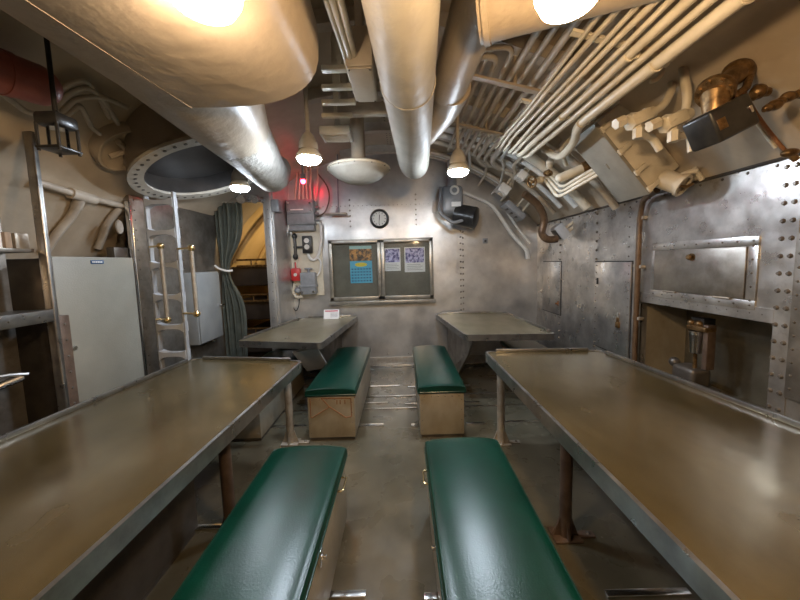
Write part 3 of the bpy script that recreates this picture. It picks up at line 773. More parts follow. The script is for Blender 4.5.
mb = MB(); mb.obox(c-ax[2]*.052, ax, (.06, .05, .004), .002); build('cover', mb, 'black', t)
t, c, ax = hullbox('terminal_box', 521, 176, 3.35, (.045, .06, .04), 'white', 'white ribbed fitting on the overhead above the rusty brown pipe')
mb = MB()
for k in range(3): mb.obox(c+ax[0]*(-.03+.03*k)-ax[2]*.042, ax, (.008, .06, .006), .002)
build('rib', mb, 'white', t)
# bundle of three pipes on hull lower right
for i in range(3):
    A = at(558+2*i, 197-5*i+1, y=2.62); B = at(578, 186-4*i, y=2.45); C2 = at(603, 172-4*i, y=2.3)
    curved('small_pipe', [at(545+2*i, 180-3*i, y=2.8), A, B, C2], .013, 'cream', ('lowest', 'middle', 'topmost')[i]+' of the three small pale pipes left of the big junction box', 'pipe', 10, .06, 'three small pale pipes')
# flat stripes pipes behind box
arcpipe(2.72, 1.2, 1.8, .07, .03, 'cream2', 'stout dull pipe curving down the hull left of the big junction box', n=8)
# rusty valves
def valve(px, py, y, dirv, label, R=.045):
    c = at(px, py, y=y); d = V(dirv).normalized()
    t = thing('valve', label, 'valve', c)
    mb = MB(); mb.cyl(c-d*.02, c+d*.13, .028, .020, seg=14); mb.sph(c+d*.05, .034, seg=14); build('body', mb, 'cream', t)
    mb = MB()
    e1 = d.orthogonal().normalized(); e2 = d.cross(e1)
    cc = c-d*.05
    mb.tube([cc+e1*R*math.cos(a)+e2*R*math.sin(a) for a in [2*PI*k/20 for k in range(20)]], .009, 8, closed=True)
    for k in range(3):
        a = 2*PI*k/3; mb.tube([cc, cc+e1*R*math.cos(a)+e2*R*math.sin(a)], .007, 6)
    mb.cyl(cc-d*.008, c, .012, seg=10); mb.sph(cc, .018, seg=10, rings=8); build('handwheel', mb, 'bronze', t)
    return t
valve(536, 181, 2.8, (.55, .25, .15), 'small bronze handwheel valve beside the white ribbed fitting')
valve(549, 168, 2.75, (.2, .2, .7), 'small bronze valve just left of the pale cylinder', .03)
c = at(585, 168, y=2.5)
t = thing('gas_cylinder', 'short pale cylinder with a bronze end left of the big junction box', 'cylinder', c)
d = (at(560, 178, y=2.55)-c); mb = MB(); mb.cyl(c, c+d, .038, .034, seg=20); mb.sph(c+d, .034, seg=16); build('body', mb, 'cream', t)
mb = MB(); dn = d.normalized(); mb.cyl(c+dn*.02, c-dn*.035, .05, seg=18); mb.sph(c-dn*.04, .042, seg=16); mb.cyl(c-dn*.04, c-dn*.02+V((0,-.02,.12)), .012, seg=8); build('valve_head', mb, 'bronze', t)
curved('hooked_pipe', [at(566, 165, y=2.6), at(560, 148, y=2.5), at(572, 138, y=2.4), at(590, 118, y=2.2)], .016, 'cream', 'cream pipe hooking round left of the big junction box', 'pipe', 10, .06)

# big junction box on the hull
A = at(596, 123.5, y=2.05); B = at(650, 192, y=2.05)
ax_t = (B-A).normalized(); ax_n = V((ax_t.z, 0, -ax_t.x))
if ax_n.x < 0: ax_n = -ax_n
Lb = (B-A).length; dep = .24; wy = .26
t = thing('junction_box', 'large cream junction box on the hull with shade painted grey on its underside', 'box', (A+B)/2)
c = (A+B)/2 + ax_n*dep/2 + V((0, wy/2, 0))
mb = MB(); mb.obox(c, (ax_t, V((0,1,0)), ax_n), (Lb/2, wy/2, dep/2), .012); build('body', mb, 'cream', t)
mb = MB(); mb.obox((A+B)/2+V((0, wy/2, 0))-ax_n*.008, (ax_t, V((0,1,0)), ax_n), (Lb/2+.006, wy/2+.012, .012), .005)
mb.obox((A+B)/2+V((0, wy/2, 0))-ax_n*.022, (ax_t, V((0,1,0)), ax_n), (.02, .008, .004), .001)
o = build('lid', mb, 'lid_shade', t)  # lid colour carries the shade of the box underside
for k in (.1, .42, .72, .96):
    mb = MB(); P_ = A.lerp(B, k)+V((0,-.012,0)); mb.obox(P_+ax_n*.03, (ax_t, V((0,1,0)), ax_n), (.014, .012, .045), .004); mb.cyl(P_+ax_n*.0-ax_t*.02, P_+ax_t*.02, .012, seg=10); build('latch', mb, 'cream', t)
mb = MB()
for k in (.0, 1.0):
    P_ = A.lerp(B, k); mb.obox(P_+ax_n*.20+V((0, wy*.5, 0))+ax_t*(.03 if k else -.03), (ax_t, V((0,1,0)), ax_n), (.04, .04, .012), .003)
build('mounting_lug', mb, 'cream', t)
# round fitting below right of box
c = at(672, 182, y=2.02)
t = thing('cable_gland', 'round cream gland fitting at the lower end of the big junction box', 'fitting', c)
dn = V((.2, -.35, -.25)).normalized()
mb = MB(); mb.cyl(c-dn*.06, c+dn*.05, .058, seg=22); mb.lathe([(.05, .05), (.066, .05), (.066, .07), (.05, .07)], c, dn, 22); build('body', mb, 'cream', t)
mb = MB(); mb.tube([c+dn*.07-V((.05,0,0)), c+dn*.085, c+dn*.07+V((.05,0,.01))], .010, 8); build('strap', mb, 'bronze', t)
t = thing('pipe_clamp', 'cream clamp fitting at the right of the round gland', 'clamp', at(690, 175, y=1.98))
mb = MB(); c = at(690, 175, y=1.98); mb.tube([at(680, 176, y=1.98), at(690, 172, y=1.97), at(697, 171, y=1.96)], .016, 10); mb.tube([at(694, 168, y=1.97), at(702, 180, y=1.97)], .014, 8); build('body', mb, 'cream', t)

# two T fittings with couplings and pipes on hull
def tee(px, py, y, pipe_top, tail, label):
    c = at(px, py, y=y); t = thing('pipe_fitting', label, 'fitting', c, 'cream hull fittings')
    a1 = V((at(px+20, py-9, y=y)-c)).normalized(); a2 = V((0, 1, 0)); a3 = a1.cross(a2)
    mb = MB(); mb.obox(c, (a1, a2, a3), (.052, .04, .03), .010); mb.cyl(c-a1*.05, c-a1*.02, .04, .044, seg=8); mb.cyl(c+a1*.04, c+a1*.085, .036, .028, seg=16)
    build('body', mb, 'cream', t)
    mb = MB(); q = c-a1*.095+a3*.0+V((-.01,0,.02)); mb.cyl(q-a1*.02, q+a1*.03, .027, seg=6); build('nut', mb, 'cream', t)
    mb = MB(); q = c+V((-.01, -.02, -.085)); mb.cyl(q+V((0,0,-.02)), q+V((.0,0,.03)), .025, seg=6); mb.cyl(q, c, .018); build('nut', mb, 'cream', t)
    mb = MB(); mb.tube([c+a1*.06]+[at(*p, y=y) for p in pipe_top[:-1]]+[at(*pipe_top[-1], y=y+.12)], .019, 12, bend=.08); build('inlet_pipe', mb, 'cream', t)
    mb = MB(); mb.tube([q]+[at(*p, y=y+.03) for p in tail], .019, 12, bend=.06); build('outlet_pipe', mb, 'cream', t)
tee(638, 119, 1.72, [(664, 106), (673, 88), (668, 66)], [(652, 137), (660, 150)], 'left one of two cream pipe fittings on the hull above the big junction box')
tee(673, 121, 1.62, [(688, 98), (684, 75), (681, 55)], [(691, 134), (692, 152)], 'right one of two cream pipe fittings on the hull, nearer the black box')
curved('hooked_pipe', [at(650, 82, y=1.6), at(657, 80, y=1.6), at(662, 74, y=1.6), at(664, 60, y=1.7)], .010, 'cream', 'small cream hooked pipe just below the thickest conduit', 'pipe', 8, .03)

# bronze valve with black box
Yv = 1.42
c = at(719, 124, y=Yv)
t = thing('valve_motor', 'bronze valve assembly with a black rectangular box hanging on the right hull', 'valve', c)
a1 = (at(745, 112, y=Yv)-at(698, 136, y=Yv)).normalized(); a2 = V((0,1,0)); a3 = a1.cross(a2)
mb = MB(); mb.obox(c, (a1, a2, a3), (.088, .07, .068), .014, 3); build('control_box', mb, 'black', t)
mb = MB(); mb.obox(c-a1*.06-a2*.071-a3*.0, (a1, a2, a3), (.018, .002, .022), .001); build('label_plate', mb, 'bronze', t)
mb = MB(); mb.obox(c+a1*.065-a2*.071, (a1, a2, a3), (.006, .003, .014), .001); build('screw', mb, 'bright', t)
p1 = at(715, 97, y=Yv); p2_ = at(738, 72, y=Yv+.05); p3_ = at(755, 62, y=Yv+.1)
mb = MB(); mb.tube([c+V((0,0,.03)), at(716, 108, y=Yv), p1, at(726, 84, y=Yv+.02), p2_, p3_], [.05, .045, .05, .036, .045, .035], 16); mb.sph(p2_, .05, (1.2,1,1)); build('valve_body', mb, 'bronze', t)
dv = (p2_-p1).normalized()
mb = MB(); mb.lathe([(.0, -.014), (.066, -.014), (.07, 0), (.066, .014), (0, .014)], at(715, 92, y=Yv), dv, 18)
for k in range(8):
    e1 = dv.orthogonal().normalized(); e2 = dv.cross(e1); a = PI*k/4
    mb.cyl(at(715, 92, y=Yv)+(e1*math.cos(a)+e2*math.sin(a))*.052-dv*.022, at(715, 92, y=Yv)+(e1*math.cos(a)+e2*math.sin(a))*.052+dv*.022, .009, seg=6)
build('flange', mb, 'bronze', t)
mb = MB(); q = at(754, 56, y=Yv+.12); mb.lathe([(0, -.02), (.05, -.02), (.06, 0), (.05, .02), (0, .02)], q, V((.5,.2,.6)), 18); mb.cyl(q, q+V((.06,.02,.12)), .03); build('cap', mb, 'black', t)
mb = MB(); mb.tube([at(735, 96, y=Yv), at(746, 88, y=Yv), at(752, 70, y=Yv+.05)], .015, 10); mb.tube([at(738, 103, y=Yv), at(733, 92, y=Yv)], .015, 10); build('side_arm', mb, 'bronze', t)
# small chain of fittings at right
c = at(758, 92, y=1.42)
t = thing('bronze_fitting', 'row of small bronze fittings on a bracket right of the black box', 'fitting', c)
mb = MB(); mb.tube([at(752, 97, y=1.42), at(760, 93, y=1.42), at(768, 92, y=1.42)], .018, 10); mb.sph(at(758, 92, y=1.42), .03, seg=12); mb.cyl(at(756, 92, y=1.42), at(756, 86, y=1.5), .012); build('body', mb, 'bronze', t)
c = at(780, 103, y=1.35)
t = thing('bronze_fitting', 'dark bronze chain of linked fittings at the right edge of the picture', 'fitting', c)
mb = MB()
for k, (x, y) in enumerate(((768, 108), (775, 105), (781, 101), (788, 97), (795, 95), (803, 93))): mb.sph(at(x, y, y=1.35), .017+.006*(k % 2), (1.2, 1, .9), seg=10, rings=8)
mb.tube([at(764, 110, y=1.35), at(780, 102, y=1.35), at(806, 92, y=1.35), at(812, 80, y=1.45)], .010, 8); build('chain', mb, 'bronze', t)
curved('cable', [at(744, 92, y=1.5), at(752, 108, y=1.5), at(766, 128, y=1.52), at(780, 145, y=1.50), at(786, 152, y=1.50)], .008, 'rust', 'thin brown cable running down the hull from the bronze valve', 'cable', 8, .05)
curved('cable', [at(741, 92, y=1.52), at(749, 110, y=1.52), at(762, 130, y=1.54), at(776, 148, y=1.52)], .008, 'cream', 'thin cream cable beside the brown one under the bronze valve', 'cable', 8, .05)
t = thing('cable_end', 'small bronze cable end fitting at the top of the right wall', 'fitting', at(790, 153, y=1.48)); c = at(790, 153, y=1.48)
mb = MB(); mb.sph(c, .028, (1.2, 1, .7), seg=12); mb.cyl(c, c+V((.03,0,-.03)), .014); build('body', mb, 'bronze', t)

# ---------------------------------------------------------------- right wall fixtures
# vertical brown pipe
a = at(640, 198, x=XR-.04)
t = thing('wall_pipe', 'brown vertical pipe running down the right wall from the big junction box', 'pipe', (XR-.04, a.y, .5))
mb = MB(); Yp = at(636, 300, x=XR-.04).y; mb.tube([at(660, 190, y=2.18)+V((-.02,0,0)), at(643, 200, x=XR-.05), (XR-.035, Yp, 1.72), (XR-.035, Yp, 0)], .019, 12, bend=.05); build('pipe', mb, 'rustpipe', t)
for z in (1.72, 1.35, .95):
    mb = MB(); mb.box((XR-.04, Yp-.035, z), (XR, Yp+.035, z+.025), .003); build('clip', mb, 'leg', t)
# locker door
def wallquad(x0, x1, y0, y1, xx=XR):
    A = at(x0, (y0+y1)/2, x=xx); B = at(x1, (y0+y1)/2, x=xx); 
    zt = at((x0+x1)/2, y0, x=xx).z; zb = at((x0+x1)/2, y1, x=xx).z
    return B.y, A.y, zb, zt      # Y near, Y far, z low, z high
yn, yf_, zb, zt = wallquad(655, 748, 248, 295)
t = thing('wall_locker', 'wide riveted steel locker door set in the right wall above the recess', 'locker', (XR, (yn+yf_)/2, zb))
mb = MB(); w = .05
for lo, hi in (((yn-w, zb-w), (yf_+w*.6, zb)), ((yn-w, zt), (yf_+w*.6, zt+w)), ((yn-w, zb), (yn, zt)), ((yf_, zb), (yf_+w*.6, zt))):
    mb.box((XR-.008, lo[0], lo[1]), (XR, hi[0], hi[1]), .002)
mb.rivets((XR-.008, yn-w/2, zt+w/2), (XR-.008, yf_, zt+w/2), 9, .006, (-1,0,0)); mb.rivets((XR-.008, yn-w/2, zb-w/2), (XR-.008, yf_, zb-w/2), 9, .006, (-1,0,0)); mb.rivets((XR-.008, yn-w/2, zb), (XR-.008, yn-w/2, zt), 5, .006, (-1,0,0))
build('frame', mb, 'wallr', t)
mb = MB(); mb.box((XR-.014, yn+.004, zb+.004), (XR, yf_-.004, zt-.004), .004); d_ = build('door', mb, 'dull', t)
mb = MB(); q = V((XR-.014, at(694, 257, x=XR).y, at(694, 257, x=XR).z)); mb.lathe([(0, .03), (.014, .028), (.018, .018), (.008, .012), (.008, 0), (.024, 0), (.024, .003), (.008, .003)][::-1], q, (-1,0,0), 16); build('knob', mb, 'bronze', d_)
mb = MB(); 
for Y in (yn+.12, yf_-.15): mb.cyl((XR-.016, Y-.05, zb), (XR-.016, Y+.05, zb), .006, seg=8)
build('hinge', mb, 'leg', t)
# small far doors
yn, yf_, zb, zt = wallquad(543.5, 561, 262, 312)
t = thing('wall_hatch', 'narrow steel access door on the right wall nearest the back corner', 'hatch', (XR, (yn+yf_)/2, zb))
mb = MB(); mb.box((XR-.004, yn-.012, zb-.012), (XR-.0, yf_+.012, zt+.012)); build('door_gap_shade', mb, 'black', t)  # black sheet paints the shade of the gap round this door
mb = MB(); mb.box((XR-.012, yn, zb), (XR, yf_, zt), .004); mb.rivets((XR-.012, yn+.02, zb+.03), (XR-.012, yn+.02, zt-.03), 8, .006, (-1,0,0)); build('panel', mb, 'wallr', t)
mb = MB(); mb.box((XR-.018, yn+.02, zb+.1), (XR-.012, yn+.05, zb+.16), .002); mb.cyl((XR-.018, yn+.035, zb+.13), (XR-.045, yn+.035, zb+.13), .012); build('latch', mb, 'rust', t)
yn, yf_, zb, zt = wallquad(595, 631, 262, 352)
t = thing('wall_locker', 'tall steel locker door with a small padlock, left of the brown vertical pipe', 'locker', (XR, (yn+yf_)/2, zb))
mb = MB(); mb.box((XR-.004, yn-.01, zb-.01), (XR-.0, yf_+.01, zt+.01)); build('door_gap_shade', mb, 'black', t)  # dark gap around the locker door, drawn in as a black sheet
mb = MB(); mb.box((XR-.014, yn, zb), (XR, yf_, zt), .004); mb.rivets((XR-.014, yf_-.03, zb+.03), (XR-.014, yf_-.03, zt-.03), 12, .007, (-1,0,0)); mb.rivets((XR-.014, yn+.02, zb+.03), (XR-.014, yn+.02, zt-.03), 12, .006, (-1,0,0)); d_ = build('door', mb, 'wallr', t)
mb = MB(); q = at(618, 322, x=XR-.02); mb.box((XR-.034, q.y-.02, q.z-.05), (XR-.014, q.y+.02, q.z-.0), .004); mb.tube([(XR-.024, q.y-.012, q.z), (XR-.024, q.y-.012, q.z+.035), (XR-.024, q.y+.012, q.z+.035), (XR-.024, q.y+.012, q.z)], .004, 8, bend=.01); build('padlock', mb, 'bronze', t)
mb = MB(); mb.box((XR-.022, q.y-.014, q.z+.0), (XR-.012, q.y+.014, q.z+.08), .003); build('hasp', mb, 'bright', t)
mb = MB(); q = at(597, 281, x=XR-.02); mb.box((XR-.02, q.y-.012, q.z-.03), (XR-.01, q.y+.012, q.z+.03), .003); build('hinge', mb, 'black', t)
# panel at right edge
yn, yf_, zb, zt = wallquad(795, 830, 232, 330)
t = thing('access_panel', 'riveted steel access panel cut by the right edge of the picture', 'panel', (XR, (yn+yf_)/2, zb))
mb = MB(); mb.box((XR-.012, yn, zb-.35), (XR, yf_, zt), .004); mb.rivets((XR-.012, yf_-.02, zb-.3), (XR-.012, yf_-.02, zt-.03), 12, .007, (-1,0,0)); build('panel', mb, 'dull', t)
mb = MB(); mb.lathe([(0,.01),(.02,.01),(.025,0)], (XR-.012, yf_-.07, 1.28), (-1,0,0), 16); build('knob', mb, 'rust', t)
# seam beads along top of right wall
mb = MB(); mb.tube([(XR-.004, YF+.1, seam-.004), (XR-.004, YB-.02, seam-.004)], .010, 8); struct('trim_40', mb, 'dark')

# dispenser / juicer in the recess
q = at(696, 372, x=XR+.16)
Yq = at(696, 350, x=XR+.16).y; zs = RZ0
t = thing('drink_mixer', 'steel and bronze drink mixer standing in the recess of the right wall', 'mixer', (XR+.16, Yq, zs))
def W(px, py): return at(px, py, x=XR+.14)
mb = MB(); mb.box((XR+.06, Yq-.10, zs), (XR+.26, Yq+.10, zs+.04), .012); mb.box((XR+.09, Yq-.06, zs+.03), (XR+.23, Yq+.12, zs+.17), .03, 3); mb.sph((XR+.12, Yq+.12, zs+.17), .035); build('base', mb, 'dark', t)
ztop = at(694, 318, x=XR+.14).z
mb = MB(); Yc = at(709, 345, x=XR+.16).y; mb.box((XR+.13, Yc-.018, zs+.18), (XR+.19, Yc+.018, ztop-.03), .008); build('column', mb, 'legdark', t)
mb = MB(); Yd = at(696, 340, x=XR+.14).y; zc = at(694, 352, x=XR+.14).z; mb.lathe([(0, 0), (.034, 0), (.042, .12), (.044, .13), (.044, .15), (0, .15)], (XR+.14, Yd, zc), (0,0,1), 22); build('cup', mb, 'bright', t)
mb = MB(); mb.box((XR+.11, Yc-.02, zc+.155), (XR+.19, Yd+.05, zc+.19), .01); mb.sph((XR+.14, Yd+.04, zc+.20), .022); mb.sph((XR+.14, Yd-.02, zc+.20), .025); build('head', mb, 'bronze', t)
mb = MB(); mb.cyl((XR+.14, Yd, zc-.12), (XR+.14, Yd, zc), .012); mb.cyl((XR+.14, Yd-.0, zc-.16), (XR+.14, Yd, zc-.12), .03, .02); build('plunger', mb, 'bronze', t)
mb = MB(); mb.box((XR+.14, Yd-.05, zc+.19), (XR+.22, Yd+.05, zc+.24), .005); build('cap', mb, 'black', t)

# ---------------------------------------------------------------- back wall fixtures
def bw(px, py, y=YB): return at(px, py, y=y)
# notice cabinet
x0, x1 = bw(330, 270).x, bw(433, 270).x; z1, z0 = bw(381, 239).z, bw(381, 300).z
t = thing('notice_cabinet', 'steel framed glazed notice cabinet on the back wall', 'cabinet', ((x0+x1)/2, YB, z0))
mb = MB(); mb.box((x0+.01, YB-.012, z0+.01), (x1-.01, YB, z1-.01)); build('backing', mb, 'backing', t)
mb = MB(); w = .055; d = .06
mb.box((x0, YB-d, z0), (x1, YB, z0+.02), .004); mb.box((x0, YB-d, z1-.02), (x1, YB, z1), .004); mb.box((x0, YB-d, z0), (x0+.02, YB, z1), .004); mb.box((x1-.02, YB-d, z0), (x1, YB, z1), .004)
mb.box((x0-.01, YB-.09, z0-.045), (x1+.02, YB, z0-.0), .006); build('case', mb, 'frame', t)
xm = bw(381.5, 270).x
for (a0, a1_) in ((x0+.01, xm-.003), (xm+.003, x1-.01)):
    mb = MB(); zz0, zz1 = z0+.015, z1-.015
    mb.box((a0, YB-d-.018, zz0), (a1_, YB-d, zz0+w*.85), .004); mb.box((a0, YB-d-.018, zz1-w*.7), (a1_, YB-d, zz1), .004); mb.box((a0, YB-d-.018, zz0), (a0+w*.8, YB-d, zz1), .004); mb.box((a1_-w*.8, YB-d-.018, zz0), (a1_, YB-d, zz1), .004)
    dd = build('door', mb, 'frame', t)
    mb = MB(); mb.box((a0+w*.7, YB-d-.010, zz0+w*.7), (a1_-w*.7, YB-d-.006, zz1-w*.6)); build('pane', mb, 'glass', dd)
mb = MB(); q = bw(380.5, 272, YB-d-.02); mb.cyl((q.x-.005, YB-d-.018, q.z), (q.x-.005, YB-d-.032, q.z), .010, seg=10); build('lock', mb, 'bright', t)
# calendar
YP = YB-.016
def paper(px0, px1, py0, py1): 
    a = bw(px0, (py0+py1)/2, YP).x, bw(px1, (py0+py1)/2, YP).x; return a[0], a[1], bw((px0+px1)/2, py1, YP).z, bw((px0+px1)/2, py0, YP).z
x0, x1, z0, z1 = paper(350, 372, 246, 283)
t = thing('calendar', 'blue wall calendar with an orange picture inside the left cabinet door', 'calendar', ((x0+x1)/2, YP, z0))
h = z1-z0; w = x1-x0
mb = MB(); mb.box((x0, YP-.002, z0), (x1, YP, z1)); build('page', mb, 'blue', t)
mb = MB(); mb.box((x0, YP-.003, z0+h*.60), (x1, YP-.002, z1)); ph = build('picture', mb, 'orange', t)
mb = MB(); mb.box((x0, YP-.0035, z0+h*.92), (x1, YP-.003, z1)); build('sky', mb, 'sky', ph)
mb = MB(); mb.lathe([(0, .001), (w*.28, .001), (w*.28, 0)], (x0+w*.5, YP-.002, z0+h*.50), (0,-1,0), 24, sy=.35); mb2 = mb; build('month_oval', mb, 'yellow', t)
mb = MB()
for r_ in range(5):
    for c_ in range(7):
        X = x0+w*(.10+.80*c_/6); Z = z0+h*(.06+.32*r_/4); mb.box((X-w*.035, YP-.0032, Z-h*.018), (X+w*.035, YP-.002, Z+h*.018))
build('date_print', mb, 'blue_d', t)
for (a0, a1_, b0, b1, lab) in ((384.5, 400.5, 248, 271, 'left of two white posters with violet pictures in the right cabinet door'), (404.5, 425, 247, 272, 'right of two white posters with violet pictures in the right cabinet door, slightly wider')):
    x0, x1, z0, z1 = paper(a0, a1_, b0, b1); h = z1-z0; w = x1-x0
    t = thing('poster', lab, 'poster', ((x0+x1)/2, YP, z0), 'posters in the notice cabinet')
    mb = MB(); mb.box((x0, YP-.002, z0), (x1, YP, z1)); build('sheet', mb, 'card', t)
    mb = MB(); mb.box((x0+w*.05, YP-.003, z0+h*.38), (x1-w*.05, YP-.002, z1-h*.04)); build('picture', mb, 'viol', t)
    mb = MB()
    for k in range(4): mb.box((x0+w*.12, YP-.003, z0+h*(.08+.07*k)), (x1-w*(.12+.1*(k % 2)), YP-.002, z0+h*(.10+.07*k)))
    build('print', mb, 'ink', t)
# clock
c = bw(379.5, 219, YB); R = .128
t = thing('wall_clock', 'round black rimmed clock on the back wall above the cabinet', 'clock', c)
mb = MB(); mb.lathe([(0, 0), (R, 0), (R*1.02, .03), (R*.92, .055), (R*.78, .05), (R*.74, .03), (0, .03)], c, (0,-1,0), 36); build('rim', mb, 'black', t)
mb = MB(); mb.lathe([(R*.76, .031), (0, .033)], c, (0,-1,0), 36); build('face', mb, 'dial', t)
mb = MB()
for k in range(12):
    a = PI*k/6; q = c+V((math.sin(a)*R*.62, -.0345, math.cos(a)*R*.62)); mb.obox(q, (V((math.cos(a),0,-math.sin(a))), V((0,1,0)), V((math.sin(a),0,math.cos(a)))), (.0035, .001, .009))
build('hour_marks', mb, 'black', t)
def hand(ang, L, w_):
    d = V((math.sin(ang), 0, math.cos(ang))); mb = MB(); mb.obox(c+V((0,-.037,0))+d*L*.4, (V((0,1,0)), d.cross(V((0,1,0))), d), (.001, w_, L*.6)); return mb
build('hour_hand', hand(math.radians(5), R*.42, .005), 'black', t)
build('minute_hand', hand(math.radians(185), R*.55, .0035), 'black', t)
# hanging bracket lamp
c = bw(336, 214, 4.2)
t = thing('bracket_lamp', 'small flat bracket hanging by a rod left of the clock', 'bracket', c)
mb = MB(); mb.box((c.x-.14, 4.15, c.z-.012), (c.x+.14, 4.25, c.z+.012), .006); build('plate', mb, 'leg', t)
mb = MB(); mb.cyl((c.x+.02, 4.2, c.z+.01), (c.x+.03, 4.2, c.z+.09), .03, .015, seg=12); mb.tube([(c.x+.03, 4.2, c.z+.05), (c.x+.05, 4.2, hp(c.x+.05, 4.2).z)], .009, 8); build('rod', mb, 'boxg', t)
# blower
c = bw(458, 208, 4.05)
t = thing('blower', 'dark grey blower motor hanging at the top of the back wall under the lamp', 'blower', c)
p_ = at(470, 218, y=4.0); mb = MB(); mb.cyl(p_+V((-.16, .06, .06)), p_+V((.06,-.04,-.01)), .13, seg=26); mb.lathe([(0, .02), (.09, .02), (.135, .0), (.135, -.03)], p_+V((.06,-.04,-.01)), (.9,-.4,-.2), 26); build('motor', mb, 'black', t)
p_ = at(454, 203, y=4.05); mb = MB(); mb.box(p_+V((-.16, -.10, -.14)), p_+V((.10, .12, .20)), .05, 4); mb.tube([p_+V((-.17, -.08, .18)), p_+V((-.2, -.1, -.12)), p_+V((-.05, -.14, -.26)), p_+V((.12, -.12, -.22))], .02, 10, bend=.05); mb.cyl(p_+V((-.02, .02, .15)), hp(p_.x-.02, 4.07), .06, seg=16); build('housing', mb, 'boxg', t)
mb = MB(); q = at(456, 204, y=3.94); mb.box(q+V((-.055, -.004, -.028)), q+V((.06, .004, .028)), .003); build('label_plate', mb, 'card', t)
mb = MB(); q = at(454.5, 190, y=3.95); mb.tube([q+V((math.cos(a)*.045, 0, math.sin(a)*.045)) for a in [2*PI*k/18 for k in range(18)]], .014, 8, closed=True); build('eye_ring', mb, 'white', t)
mb = MB(); mb.box((bw(432,205).x, YB-.02, bw(432,213).z), (bw(446,205).x, YB, bw(432,200).z), .004)
q = mb; tag(build('wall_plate', mb, 'white'), 'small white plate on the back wall behind the blower', 'plate')
t = thing('wall_socket', 'small dark square socket on the back wall below the blower', 'socket', bw(485, 241)); c = bw(485, 241)
mb = MB(); mb.box((c.x-.035, YB-.02, c.z-.035), (c.x+.035, YB, c.z+.035), .005); build('plate', mb, 'boxg', t)
mb = MB(); mb.box((c.x-.015, YB-.024, c.z-.015), (c.x+.015, YB-.02, c.z+.015), .002); build('insert', mb, 'black', t)

# electrical cluster left of the cabinet
mb = MB(); a = bw(286, 296); b2 = bw(321, 222); mb.box((a.x, YB-.02, a.z), (b2.x, YB, b2.z), .004); tag(build('mounting_board', mb, 'cream'), 'cream painted board behind the switches on the back wall', 'board')
YE_ = YB-.022
def eb(px0, px1, py0, py1, d, bev=.01):
    A = at(px0, py1, y=YE_); B = at(px1, py0, y=YE_); mb = MB(); mb.box((A.x, YE_-d, A.z), (B.x, YE_, B.z), bev); return mb, A, B
A = at(291, 232, y=YE_); B = at(316, 201, y=YE_)
t = thing('switch_box', 'large blue grey terminal box on the back wall under the red lamp', 'box', ((A.x+B.x)/2, YE_, A.z))
mb = MB(); mb.box((A.x, YE_-.14, A.z+.08), (B.x, YB-.001, B.z), .012); build('body', mb, 'boxg', t)
mb = MB(); mb.box((A.x+.01, YE_-.155, A.z+.22), (B.x-.01, YE_-.14, B.z-.015), .005); l_ = build('lid', mb, 'boxg', t)
mb = MB(); mb.box((A.x+.06, YE_-.158, B.z-.14), (B.x-.13, YE_-.154, B.z-.125)); build('nameplate', mb, 'card', l_)
mb = MB(); mb.box((A.x+.015, YE_-.12, A.z), (B.x-.015, YE_, A.z+.08), .01); build('lower_box', mb, 'boxg', t)
for s, X in ((-1, A.x), (1, B.x)):
    for k in (.35, .55, .75):
        Z = A.z+(B.z-A.z)*k; mb = MB(); mb.cyl((X, YE_-.07, Z), (X+s*.045, YE_-.07, Z), .022, .018, seg=10); build('gland', mb, 'boxg', t)
mb = MB()
for X in (A.x+.04, B.x-.04):
    for Z in (A.z+.25, B.z-.05): mb.cyl((X, YE_-.155, Z), (X, YE_-.168, Z), .012, seg=8)
build('bolt', mb, 'bright', t)
A = at(276, 222, y=YB-.10); B = at(287, 207, y=YB-.10)
t = thing('switch_box', 'small grey box on the post left of the large terminal box', 'box', A)
mb = MB(); mb.box((XD+.0, YB-.62, A.z+.05), (XD+.09, YB-.48, B.z), .008); build('body', mb, 'boxg', t); t.location = (XD+.05, YB-.5, A.z)
for ch in t.children: ch.location = ch.location - V((XD+.05, YB-.5, A.z)) + A
A = bw(302, 232, YE_)
# handset (black)
mb = MB(); X = at(296, 245, y=YE_).x; Zt = at(296, 235, y=YE_).z; Zb = at(296, 259, y=YE_).z
t = thing('telephone_handset', 'black handset hanging on the cream board left of the two dial switch', 'handset', (X, YE_, Zb))
mb.tube([(X, YE_-.05, Zt), (X+.01, YE_-.065, (Zt+Zb)/2), (X, YE_-.05, Zb)], .020, 12); mb.sph((X, YE_-.045, Zt-.02), .035, (1,1,1.2)); mb.sph((X, YE_-.045, Zb+.03), .036, (1,1,1.2)); build('handle', mb, 'black', t)
mb = MB(); mb.box((X-.03, YE_-.03, (Zt+Zb)/2-.02), (X+.1, YE_, (Zt+Zb)/2+.01), .004); build('cradle', mb, 'black', t)
mb, A, B = eb(304, 312.5, 236, 253.5, .07)
t = thing('dial_switch', 'black switch with two round white dials on the cream board', 'switch', ((A.x+B.x)/2, YE_, A.z)); build('body', mb, 'black', t)
for k in (.36, .72):
    mb = MB(); mb.lathe([(.034, 0), (.034, .006), (.02, .008), (.018, .004), (0, .004)], ((A.x+B.x)/2, YE_-.07, A.z+(B.z-A.z)*k), (0,-1,0), 18); build('dial', mb, 'dial', t)
mb, A, B = eb(293, 301.5, 268, 281, .08, .02)
t = thing('alarm_box', 'small red alarm box on the cream board', 'alarm', ((A.x+B.x)/2, YE_, A.z)); build('body', mb, 'red', t)
mb = MB(); mb.lathe([(0, .01), (.02, .01), (.024, 0)], ((A.x+B.x)/2, YE_-.08, (A.z+B.z)/2), (0,-1,0), 14); build('button', mb, 'dial', t)
mb = MB(); mb.cyl(((A.x+B.x)/2, YE_-.03, B.z-.01), ((A.x+B.x)/2-.01, YE_-.03, B.z+.08), .018, .01); build('cap', mb, 'red', t)
mb, A, B = eb(303.5, 317, 272, 294, .12, .015)
